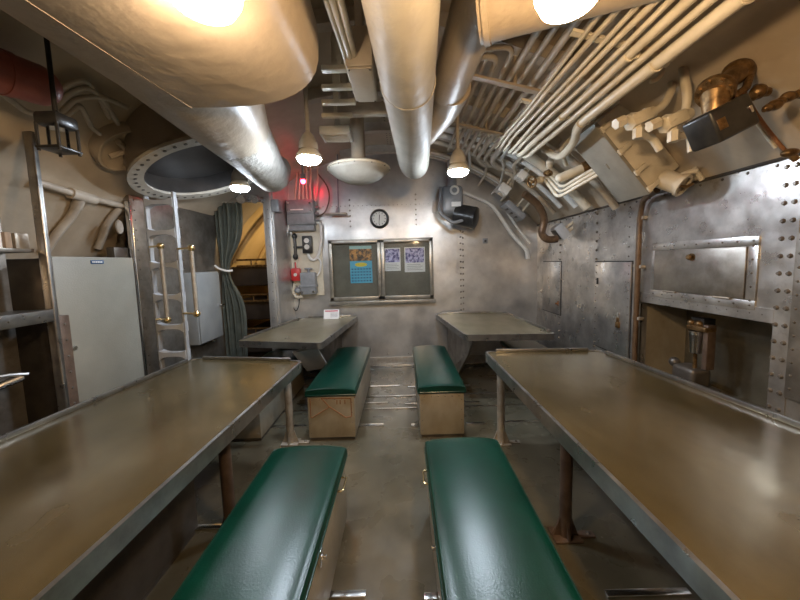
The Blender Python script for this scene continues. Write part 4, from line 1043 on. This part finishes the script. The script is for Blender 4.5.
t = thing('motor_switch', 'grey round shouldered switch unit low on the cream board', 'switch', ((A.x+B.x)/2, YE_, A.z)); build('body', mb, 'boxg', t)
mb = MB(); mb.box((A.x-.015, YE_-.13, A.z+.1), (B.x+.015, YE_-.02, A.z+.13), .006); build('cover_band', mb, 'boxg', t)
mb = MB(); mb.cyl(((A.x+B.x)/2, YE_-.05, B.z), ((A.x+B.x)/2, YE_-.05, B.z+.05), .02); mb.box(((A.x+B.x)/2-.05, YE_-.07, B.z+.04), ((A.x+B.x)/2+.05, YE_-.03, B.z+.06), .006); build('lever', mb, 'boxg', t)
mb = MB(); mb.sph((A.x-.05, YE_-.07, A.z+.06), .045); build('plug', mb, 'boxg', t)
mb = MB(); mb.cyl((B.x-.02, YE_-.13, A.z+.04), (B.x-.02, YE_-.16, A.z+.04), .015); mb.cyl((A.x+.03, YE_-.12, A.z+.04), (A.x+.03, YE_-.15, A.z+.04), .015); build('bolt', mb, 'bright', t)
def wp(*ps, y=YE_-.03): return [at(px, py, y=y) for px, py in ps]
curved('wall_conduit', wp((316, 222), (321, 224), (321.5, 240), (319, 255), (314, 261), (309, 258), (308, 252)), .019, 'white', 'white pipe looping from the terminal box to the two dial switch', 'conduit', 12, .05)
curved('wall_conduit', wp((290, 213), (287.5, 216), (288, 226), (290, 232), (293, 236)), .015, 'white', 'white pipe left of the large terminal box', 'conduit', 12, .05)
curved('wall_conduit', wp((280, 222), (279, 230), (283, 235), (288, 232), (289, 222), y=YB-.12), .012, 'white', 'thin white loop of pipe under the small grey box', 'conduit', 12, .04)
curved('wall_conduit', wp((295, 284), (293, 292), (297, 298), (303, 296)), .022, 'cream', 'thick cream pipe looping under the red alarm box', 'conduit', 12, .05)
curved('cord', wp((293, 282), (291.5, 296), (293, 307), (296, 312), (299, 306), (299.5, 294), (297, 286)), .006, 'rubber', 'black cord hanging in a loop under the red alarm box', 'cord', 8, .05)
curved('wall_conduit', wp((318, 258), (321, 262), (320, 272), (317, 276)), .012, 'white', 'short white pipe down to the round shouldered switch', 'conduit', 10, .04)
curved('wall_conduit', wp((297, 258), (297, 268)), .012, 'cream', 'short cream pipe between the handset and the red alarm box', 'conduit', 10, .04)
for i, (x0_, x1_) in enumerate(((295, 296), (299, 299.5), (303, 303), (307, 306), (311, 310), (315, 317))):
    p0 = at(x0_, 201.5, y=YE_-.05)
    curved('power_cable', [p0, at(x0_, 196, y=YE_-.05), at(x1_, 184, y=YE_-.14+.02*i), at(x1_+1, 178, y=YE_-.1), hp(at(x1_+1, 178, y=YE_-.1).x, YE_-.1)], .011, 'cream',
           '%s cable from the left rising out of the large terminal box' % (['first', 'second', 'third', 'fourth', 'fifth', 'sixth'][i]), 'cable', 8, .06, 'cables above the terminal box')
curved('power_cable', [at(317, 217, y=YE_-.05), at(325, 213, y=YE_-.05), at(330, 200, y=YE_-.05), at(328, 186, y=YE_-.05), at(318, 174, y=YE_-.1)], .010, 'legdark', 'dark cable arching from the right of the terminal box up to the overhead', 'cable', 8, .1)

# card sign on far left table (no code printed)
c = at(331, 314, y=4.16); c.z = TZ+.002
t = thing('card_sign', 'small white folded card sign with a red heading on the left back table', 'sign', c)
mb = MB(); w = .20; hh = .125; n_ = V((0, -.94, .34)); u_ = V((0, .34, .94))
mb.obox(c+u_*hh/2+V((0,.0,.0)), (V((1,0,0)), n_, u_), (w/2, .0015, hh/2)); mb.obox(c+V((0, .085, 0))+V((0,-.34,.94))*hh/2, (V((1,0,0)), V((0,.94,.34)), V((0,-.34,.94))), (w/2, .0015, hh/2)); build('card', mb, 'card', t)
mb = MB(); mb.obox(c+u_*hh*.84+n_*.002, (V((1,0,0)), n_, u_), (w*.42, .0008, .008)); build('heading', mb, 'redink', t)
mb = MB()
for k in range(4): mb.obox(c+u_*hh*(.62-.14*k)+n_*.002+V((w*.18,0,0)), (V((1,0,0)), n_, u_), (w*.24, .0008, .004))
build('print', mb, 'ink', t)

# ---------------------------------------------------------------- left side
# curtain
y_c = YD-.10
X0, X1 = at(212, 210, y=y_c).x, at(243, 210, y=y_c).x
mb = MB(); b = bmesh.new(); nu, nv = 90, 24; rows = []
zt = at(230, 203, y=y_c).z; zb = .12
for j in range(nv+1):
    v = j/nv; z = zt+(zb-zt)*v
    tie = at(230, 270, y=y_c).z
    pinch = math.exp(-((z-tie)/.28)**2)
    row = []
    for i in range(nu+1):
        u = i/nu
        x0_ = X0+.04*v+.04*pinch; x1_ = X1-.02*v-.19*pinch-(.08*max(0, v-.25) if v > .25 else 0)
        X = x0_+(x1_-x0_)*u; amp = .028*(1-.5*pinch)
        row.append(b.verts.new((X+.008*math.sin(u*23+v*2), y_c+amp*math.sin(u*2*PI*7+.6*math.sin(v*3)), z)))
    rows.append(row)
for r0, r1 in zip(rows, rows[1:]):
    for i in range(nu): b.faces.new([r0[i], r0[i+1], r1[i+1], r1[i]])
g = bmesh.ops.solidify(b, geom=b.faces[:], thickness=.004)
bmesh.ops.recalc_face_normals(b, faces=b.faces); mb._merge(b)
t = thing('curtain', 'grey green curtain tied back at the left of the bunk room doorway', 'curtain', ((X0+X1)/2, y_c, zb))
build('cloth', mb, 'curtain', t, smooth=80)
mb = MB(); tz = at(230, 268, y=y_c).z; mb.tube([(X0-.03, y_c-.05, tz+.06), (X0+.07, y_c-.065, tz-.01), ((X0+X1)/2-.02, y_c-.06, tz-.035), (X1-.16, y_c-.02, tz-.03)], .012, 8, bend=.05); build('tie', mb, 'cord', t)
mb = MB(); mb.tube([(X0-.05, y_c, zt+.01), (XD-.07, y_c, zt+.01)], .011, 8); mb.cyl((X0-.04, y_c, zt+.01), (X0-.04, YD, zt+.01), .01); mb.cyl((XD-.09, y_c, zt+.01), (XD-.09, YD-.03, zt+.01), .01); build('rail', mb, 'bright', t)
# emergency light heads
for i, px in enumerate((242, 255)):
    c = at(px, 199, y=3.55)
    t = thing('spot_head', ('left', 'right')[i]+' of two small chrome spot heads above the curtain', 'lamp', c, 'chrome spot heads')
    mb = MB(); mb.cyl(c+V((0,.05,.03)), c+V((0,-.03,-.01)), .028, .045, seg=16); build('shell', mb, 'bright', t)
    mb = MB(); mb.cyl(c+V((0, .03, .02)), c+V((0, .24, .03)), .012); build('arm', mb, 'boxg', t)

# bunks beyond the doorway
def bunk(z, label, g='bunks beyond the doorway'):
    t = thing('bunk', label, 'bunk', (-1.75, 5.2, z-.1), g)
    x0_, x1_ = -2.5, -1.42
    mb = MB(); mb.box((x0_+.05, 4.55, z-.30), (x1_, 6.5, z-.02), .03); build('mattress', mb, 'bunk', t)
    mb = MB(); mb.tube([(x0_+.2, 4.48, z-.02), (x1_+.02, 4.48, z-.02), (x1_+.02, 6.5, z-.02)], .018, 8); mb.tube([(x0_+.2, 4.48, z+.07), (x1_+.02, 4.48, z+.07), (x1_+.02, 6.5, z+.07)], .014, 8, bend=.05)
    for X in (-2.1, -1.9, -1.6, x1_+.02): mb.cyl((X, 4.48, z-.02), (X, 4.48, z+.07), .010, seg=8)
    build('rail', mb, 'bronze', t)
    mb = MB(); mb.cyl((x1_, 4.46, z-.38), (x1_, 4.46, z-.05), .02); build('post', mb, 'legdark', t)
bunk(1.47, 'upper bunk with a dark canvas side and bronze rail seen through the doorway')
bunk(.98, 'lower bunk below the railed upper one seen through the doorway')
bunk(.50, 'lowest bunk near the deck seen through the doorway')
mb = MB(); mb.box((-2.45, 4.7, 0.0), (-1.5, 6.4, .18), .02); tag(build('storage_drawer', mb, 'bunk'), 'dark storage box under the lowest bunk beyond the doorway', 'box')
mb = MB(); pts = [ha(-math.radians(62-50*k/20), 4.75+.0*k, .03) for k in range(21)]; mb.tube(pts, .035, 10); struct('trim_41', mb, 'hull_warm')
mb = MB(); pts = [ha(-math.radians(62-50*k/20), 5.5, .03) for k in range(21)]; mb.tube(pts, .035, 10); struct('trim_42', mb, 'hull_warm')

# small grey wall cabinet
yn = at(224, 300, x=XL+.16).y; yfar = yn
A = at(191, 272, x=XL+.10); B = at(222, 345, x=XL+.14)
zt_ = at(207, 272, x=XL+.12).z; zb_ = at(207, 342, x=XL+.12).z
t = thing('wall_cabinet', 'small pale grey cabinet on the left wall between ladder and curtain', 'cabinet', (XL, 3.45, zb_))
ya, yb = at(197, 300, x=XL+.14).y, at(221, 300, x=XL+.14).y
mb = MB(); mb.box((XL, ya, zb_), (XL+.13, yb, zt_), .006); build('body', mb, 'cabg', t)
mb = MB(); mb.box((XL+.13, ya+.012, zb_+.012), (XL+.145, yb-.012, zt_-.012), .004); d_ = build('door', mb, 'cabg', t)
mb = MB(); q = at(219, 305, x=XL+.15); mb.cyl((XL+.145, yb-.05, q.z), (XL+.175, yb-.05, q.z), .012); mb.box((XL+.165, yb-.06, q.z-.012), (XL+.178, yb+.0, q.z+.012), .003); build('handle', mb, 'bright', d_)
mb = MB(); mb.cyl((XL+.07, yb-.08, zb_-.04), (XL+.07, yb-.08, zb_), .02); build('gland', mb, 'bright', t)

# ladder
YLd = 2.62
t = thing('ladder', 'grey steel ladder rising into the round overhead hatch', 'ladder', (-1.9, YLd, 0))
xl0 = at(157, 280, y=YLd).x; xr0 = at(184, 280, y=YLd).x
zt_ = 2.05
for X in (xl0-.0, xr0):
    mb = MB(); mb.box((X-.006, YLd-.045, 0.0), (X+.006, YLd-.01, zt_), .002); mb.box((X-.010 if X == xl0 else X-.006, YLd-.052, .0), (X+.006 if X == xl0 else X+.010, YLd-.042, zt_), .002); build('side_rail', mb, 'ladder', t)
for py in (203, 233, 265, 296.5, 326, 353):
    z = at(171, py, y=YLd).z; mb = MB(); b = bmesh.new()
    Wd = xr0-xl0; n_ = 10
    pts = []
    for k in range(n_+1):
        u = k/n_; e = .028*(abs(2*u-1)**4); pts.append((xl0+Wd*u, e))
    poly = [V((X, YLd-.058, z+e*.7+.016)) for X, e in pts]+[V((X, YLd-.058, z-e-.016)) for X, e in reversed(pts)]
    mb.prism(poly, (0, .06, 0)); build('rung', mb, 'boxl', t)
z = .3; 
for k in range(2):
    mb = MB(); z = .12+.22*k; mb.box((xl0, YLd-.05, z-.012), (xr0, YLd+.04, z+.012), .003); build('rung', mb, 'boxl', t)
# brass handrails
for i, (px, s) in enumerate(((164, 1), (194, 1))):
    Yh = YLd-.10
    zt2 = at(px-1, 246 if i == 0 else 248, y=Yh).z; zb2 = at(px+2, 320 if i == 0 else 314, y=Yh).z; X = at(px, 283, y=Yh).x
    t = thing('grab_rail', ('left', 'right')[i]+' grab rail with brass knobs beside the ladder', 'handrail', (X, Yh, zb2), 'ladder grab rails')
    mb = MB(); mb.cyl((X, Yh, zb2), (X, Yh, zt2), .015, seg=14); build('bar', mb, 'leg', t)
    for z in (zb2, zt2):
        mb = MB(); mb.sph((X, Yh, z), .027, seg=14); mb.tube([(X, Yh, z), (X-.04 if i == 0 else X-.06, Yh+.03, z), (xl0 if i == 0 else xr0, YLd-.045, z)], .009, 8); build('knob', mb, 'brass', t)

# overhead hatch ring and trunk
RC = V((-1.50, 2.60, 2.20)); Rr = .52; th = math.radians(20)
t = thing('hatch_trunk', 'round overhead hatch trunk with a flange of bolt holes above the ladder', 'hatch', RC)
ax = V((-math.sin(th), 0, math.cos(th))); e1 = V((math.cos(th), 0, math.sin(th))); e2 = V((0, 1, 0))
mb = MB(); mb.lathe([(Rr-.095, .0), (Rr, .0), (Rr, .02), (Rr-.095, .02), (Rr-.095, 0)], RC, ax, seg=64); fl = build('flange', mb, 'duct', t)
for k in range(44):
    a = 2*PI*k/44; q = RC+(e1*math.cos(a)+e2*math.sin(a))*(Rr-.045); mb = MB(); mb.cyl(q-ax*.003, q+ax*.004, .011, seg=10); build('bolt_hole', mb, 'dark', fl)
mb = MB(); b = bmesh.new(); lo = []; hi = []
for k in range(64):
    a = 2*PI*k/64; q = RC+(e1*math.cos(a)+e2*math.sin(a))*(Rr-.03)+ax*.02
    m_ = V((HX-q.x, 0, HZ-q.z)); ox, oz = q.x-HX, q.z-HZ; B_ = ox*ax.x+oz*ax.z; C0 = ox*ox+oz*oz-(HR-.004)**2
    L_ = max(.005, -B_+math.sqrt(max(0, B_*B_-C0))); lo.append(b.verts.new(q)); hi.append(b.verts.new(q+ax*L_))
for k in range(64): b.faces.new([lo[k], lo[(k+1) % 64], hi[(k+1) % 64], hi[k]])
bmesh.ops.solidify(b, geom=b.faces[:], thickness=.012); bmesh.ops.recalc_face_normals(b, faces=b.faces); mb._merge(b); build('outer_skirt', mb, 'hull', t, smooth=60)
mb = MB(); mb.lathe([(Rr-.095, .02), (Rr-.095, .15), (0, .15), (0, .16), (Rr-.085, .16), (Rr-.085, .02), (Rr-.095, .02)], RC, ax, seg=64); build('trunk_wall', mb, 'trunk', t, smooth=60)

# porthole-like round vent on the hull
def hullpt(px, py, dr=0.0):
    # intersect ray with the hull cylinder
    d = rt*((px-400+800*SHX)/F) + up*((300-py+800*SHY)/F) + fw; r = HR-dr
    ox, oz = -HX, H-HZ; A_ = d.x*d.x+d.z*d.z; B_ = 2*(ox*d.x+oz*d.z); C0 = ox*ox+oz*oz-r*r
    s = (-B_+math.sqrt(B_*B_-4*A_*C0))/(2*A_); return V((0,0,H))+d*s
c = hullpt(124, 147, .03); nrm = V((HX-c.x, 0, HZ-c.z)).normalized()
t = thing('round_vent', 'round rimmed vent cover on the left overhead between lantern and hatch', 'vent', c)
mb = MB(); mb.lathe([(.0, .015), (.12, .02), (.155, .03), (.165, .045), (.178, .045), (.185, .02), (.185, -.05)], c, nrm, 36); build('rim', mb, 'hull', t, smooth=50)
mb = MB()
e1 = nrm.orthogonal().normalized(); e2 = nrm.cross(e1)
for k in range(5):
    a = 2*PI*k/5; mb.tube([c+nrm*.03, c+nrm*.035+(e1*math.cos(a)+e2*math.sin(a))*.11], .018, 8)
mb.sph(c+nrm*.03, .035); build('spoke', mb, 'hull', t)
# lantern
c = at(56, 118, y=1.42); c.z
t = thing('caged_lantern', 'black caged lantern hanging on the left overhead', 'lantern', c)
zt2 = at(56, 126, y=1.42).z; zb2 = at(56, 150, y=1.42).z; X = c.x; Yl = 1.42; w = .050
mb = MB(); mb.box((X-w, Yl-w, zt2-.01), (X+w, Yl+w, zt2+.045), .015); mb.cyl((X, Yl, zt2+.06), (X-.03, Yl+.03, HZ+math.sqrt(max(0.01, HR**2-(X-.03-HX)**2))), .009); build('cap', mb, 'black', t)
mb = MB()
for dx in (-1, 1):
    for dy in (-1, 1): mb.cyl((X+dx*w*.85, Yl+dy*w*.85, zb2-.015), (X+dx*w*.85, Yl+dy*w*.85, zt2), .006, seg=8)
mb.box((X-w, Yl-w, zb2-.006), (X+w, Yl+w, zb2+.006), .003); build('cage', mb, 'black', t)
mb = MB(); mb.cyl((X, Yl, zb2+.008), (X, Yl, zt2-.012), .034, seg=18); build('globe', mb, 'glass', t)
# red tank
A = hullpt(10, 70, .14); 
t = thing('red_tank', 'dull red rounded tank on the hull at the upper left corner', 'tank', A)
P0 = hullpt(-40, 58, .14); P1 = hullpt(36, 84, .16)
dd = (P1-P0).normalized(); mb = MB(); mb.cyl(P0, P1, .085, seg=24); mb.sph(P1, .085, seg=24, rings=14); build('shell', mb, 'redd', t)
mb = MB(); mb.lathe([(.085, -.012), (.09, -.012), (.09, .012), (.085, .012)], P0.lerp(P1, .55), dd, 24); n_ = V((HX-P1.x, 0, HZ-P1.z)).normalized(); q = P0.lerp(P1, .55); mb.cyl(q, q-n_*.14, .012); build('strap', mb, 'redd', t)
# cables near lantern
cab = [((52, 98), (66, 84), (85, 78), (96, 92), (110, 118)), ((58, 104), (70, 92), (88, 86), (104, 100), (118, 124)), ((62, 112), (76, 98), (96, 96), (112, 100), (128, 108)),
       ((66, 116), (80, 104), (84, 112), (92, 128), (100, 134)), ((0, 92), (16, 104), (26, 112), (38, 114), (46, 120))]
nm = ['topmost', 'second', 'third', 'fourth']
for i, ps in enumerate(cab):
    curved('hull_cable', [hullpt(px, py, .05+.008*i) for px, py in ps], .013, 'cream2', (nm[i]+' of the looping cream cables above the caged lantern') if i < 4 else 'thick cream cable sagging under the red tank to the lantern', 'cable', 8, .08, 'looping cables by the lantern' if i < 4 else None)
# hull pipes near locker
curved('hull_pipe', [hullpt(36, 182, .03), hullpt(75, 194, .03), hullpt(122, 206, .03)], .022, 'cream2', 'cream pipe running level along the left hull above the grey locker', 'pipe', 12, .05)
t = thing('pipe_fitting', 'cream tee fitting where two pipes join above the grey locker', 'fitting', hullpt(80, 197, .03)); mb = MB(); c = hullpt(82, 197, .03); mb.tube([hullpt(70, 193, .03), hullpt(94, 200, .03)], .036, 14); mb.tube([hullpt(80, 198, .03), hullpt(76, 208, .03)], .032, 12); build('body', mb, 'cream2', t)
curved('hull_pipe', [hullpt(78, 203, .03), hullpt(72, 216, .03), hullpt(58, 232, .03), hullpt(46, 250, .03)], .026, 'cream2', 'cream pipe bending down behind the grey locker', 'pipe', 12, .06)
curved('hull_pipe', [hullpt(120, 208, .03), hullpt(108, 222, .03), hullpt(98, 248, .03)], .026, 'cream2', 'cream pipe dropping down beside the dark panel left of the ladder', 'pipe', 12, .06)

# grey locker
XK = -2.0
ya, yb = at(57, 300, x=XK).y, at(137, 300, x=XK).y
zt_ = at(90, 257, x=XK).z
t = thing('grey_locker', 'tall plain grey locker standing against the left side', 'locker', (XK-.15, (ya+yb)/2, 0))
mb = MB(); mb.box((XK-.30, ya-.02, 0), (XK-.018, yb, zt_-.01), .004); build('body', mb, 'dark', t)
mb = MB(); mb.box((XK-.018, ya, .08), (XK, yb, zt_), .004); d_ = build('door', mb, 'lockg', t)
q = at(97, 262, x=XK); mb = MB(); mb.box((XK, q.y-.045, q.z-.012), (XK+.004, q.y+.045, q.z+.012), .002); bd = build('badge', mb, 'blue_d', d_); mb = MB()
for k in range(6): mb.box((XK+.004, q.y-.036+.012*k, q.z-.004), (XK+.005, q.y-.028+.012*k, q.z+.004))
build('badge_print', mb, 'card', d_)
q = at(73, 348, x=XK); mb = MB(); mb.cyl((XK, q.y, q.z), (XK+.016, q.y, q.z), .013, seg=14); build('knob', mb, 'bright', d_)
# dark panel behind
mb = MB(); ya2, yb2 = yb+.01, 2.53
mb.box((XL-.08, ya2, 0), (XL-.02, yb2, 1.62), .004); 
t = thing('dark_panel', 'dark panel between the grey locker and the steel wall behind the ladder', 'panel', (XL-.05, (ya2+yb2)/2, 0)); build('panel', mb, 'dark', t)
q = at(119, 227, x=XL-.02); mb = MB(); mb.lathe([(.0, .008), (.05, .008), (.055, 0)], q, (1,0,0), 20, sy=.6); build('plate', mb, 'leg', t)

# galley unit at far left with bright post
XG = -1.93
Yp = at(54, 270, x=XG).y
t = thing('steel_post', 'bright steel corner post left of the grey locker', 'post', (XG, Yp, 0))
mb = MB(); zt_ = hp(XG-.03, Yp).z; mb.box((XG-.05, Yp-.028, 0), (XG, Yp+.0, zt_-.02), .008, 3); build('post', mb, 'edge', t)
mb = MB(); mb.box((XG-.07, Yp+.0, 0), (XG-.01, Yp+.06, 1.2), .004); mb.rivets((XG-.01, Yp+.03, .4), (XG-.01, Yp+.03, 1.15), 9, .008, (1,0,0)); build('flange', mb, 'legdark', t)
t = thing('galley_cabinet', 'open steel galley cabinet with a shelf at the left edge of the picture', 'cabinet', (XG-.2, .8, 0))
Y0g = -.6
mb = MB(); mb.box((XG-.24, Y0g, 0), (XG-.22, Yp-.03, 1.78), .002); build('back_panel', mb, 'dull', t)
zs = at(20, 318, x=XG).z
mb = MB(); mb.box((XG-.22, Y0g, zs-.0), (XG-.0, Yp-.03, zs+.02), .003); mb.box((XG-.01, Y0g, zs-.045), (XG+.002, Yp-.03, zs+.022), .003); mb.rivets((XG+.002, .2, zs-.012), (XG+.002, Yp-.1, zs-.012), 12, .006, (1,0,0)); build('shelf', mb, 'edge', t)
mb = MB(); mb.box((XG-.22, Y0g, .35), (XG-.02, Yp-.03, .37), .003); mb.box((XG-.22, Y0g, 0), (XG-.20, Yp-.03, .35)); build('lower_shelf', mb, 'dark', t)
zs2 = at(15, 249, x=XG-.12).z
mb = MB(); mb.box((XG-.22, Y0g, zs2-.02), (XG-.06, Yp-.03, zs2), .003); build('upper_shelf', mb, 'dull', t)
for i, (pa, pb, m_, lab) in enumerate(((-12, 3, 'card', 'pale box on the upper galley shelf at the left edge'), (4, 13, 'wood', 'brown box on the upper galley shelf, middle of three'), (14, 30, 'leg', 'grey brown box on the upper galley shelf nearest the bright post'))):
    y0_, y1_ = at(pa, 238, x=XG-.10).y, at(pb, 238, x=XG-.10).y
    mb = MB(); mb.box((XG-.215, y0_+.004, zs2), (XG-.10, y1_-.004, zs2+.085), .005); mb2 = mb
    tag(build('carton', mb, m_), lab, 'box', 'boxes on the galley shelf')
# tap / tray thing
c = at(12, 383, x=XG-.1)
t = thing('steel_spout', 'polished steel spout with a flat lever under the galley shelf', 'tap', c)
c.y = min(c.y, 1.45)
mb = MB(); mb.tube([at(-14, 392, x=XG-.12), at(4, 384, x=XG-.10), at(22, 377, x=XG-.08)], .022, 12); build('spout', mb, 'bright', t)
mb = MB(); mb.tube([at(-8, 378, x=XG-.1), at(10, 375, x=XG-.08), at(28, 374, x=XG-.06)], .010, 8); mb.tube([at(-12, 388, x=XG-.14), (XG-.215, at(-12, 388, x=XG-.14).y, at(-12, 388, x=XG-.14).z)], .02, 8); build('lever', mb, 'edge', t)

# ---------------------------------------------------------------- faint ambient
w = bpy.data.worlds.new('world'); SC.world = w; w.use_nodes = True
w.node_tree.nodes['Background'].inputs['Color'].default_value = (.9, .92, 1, 1)
w.node_tree.nodes['Background'].inputs['Strength'].default_value = .02
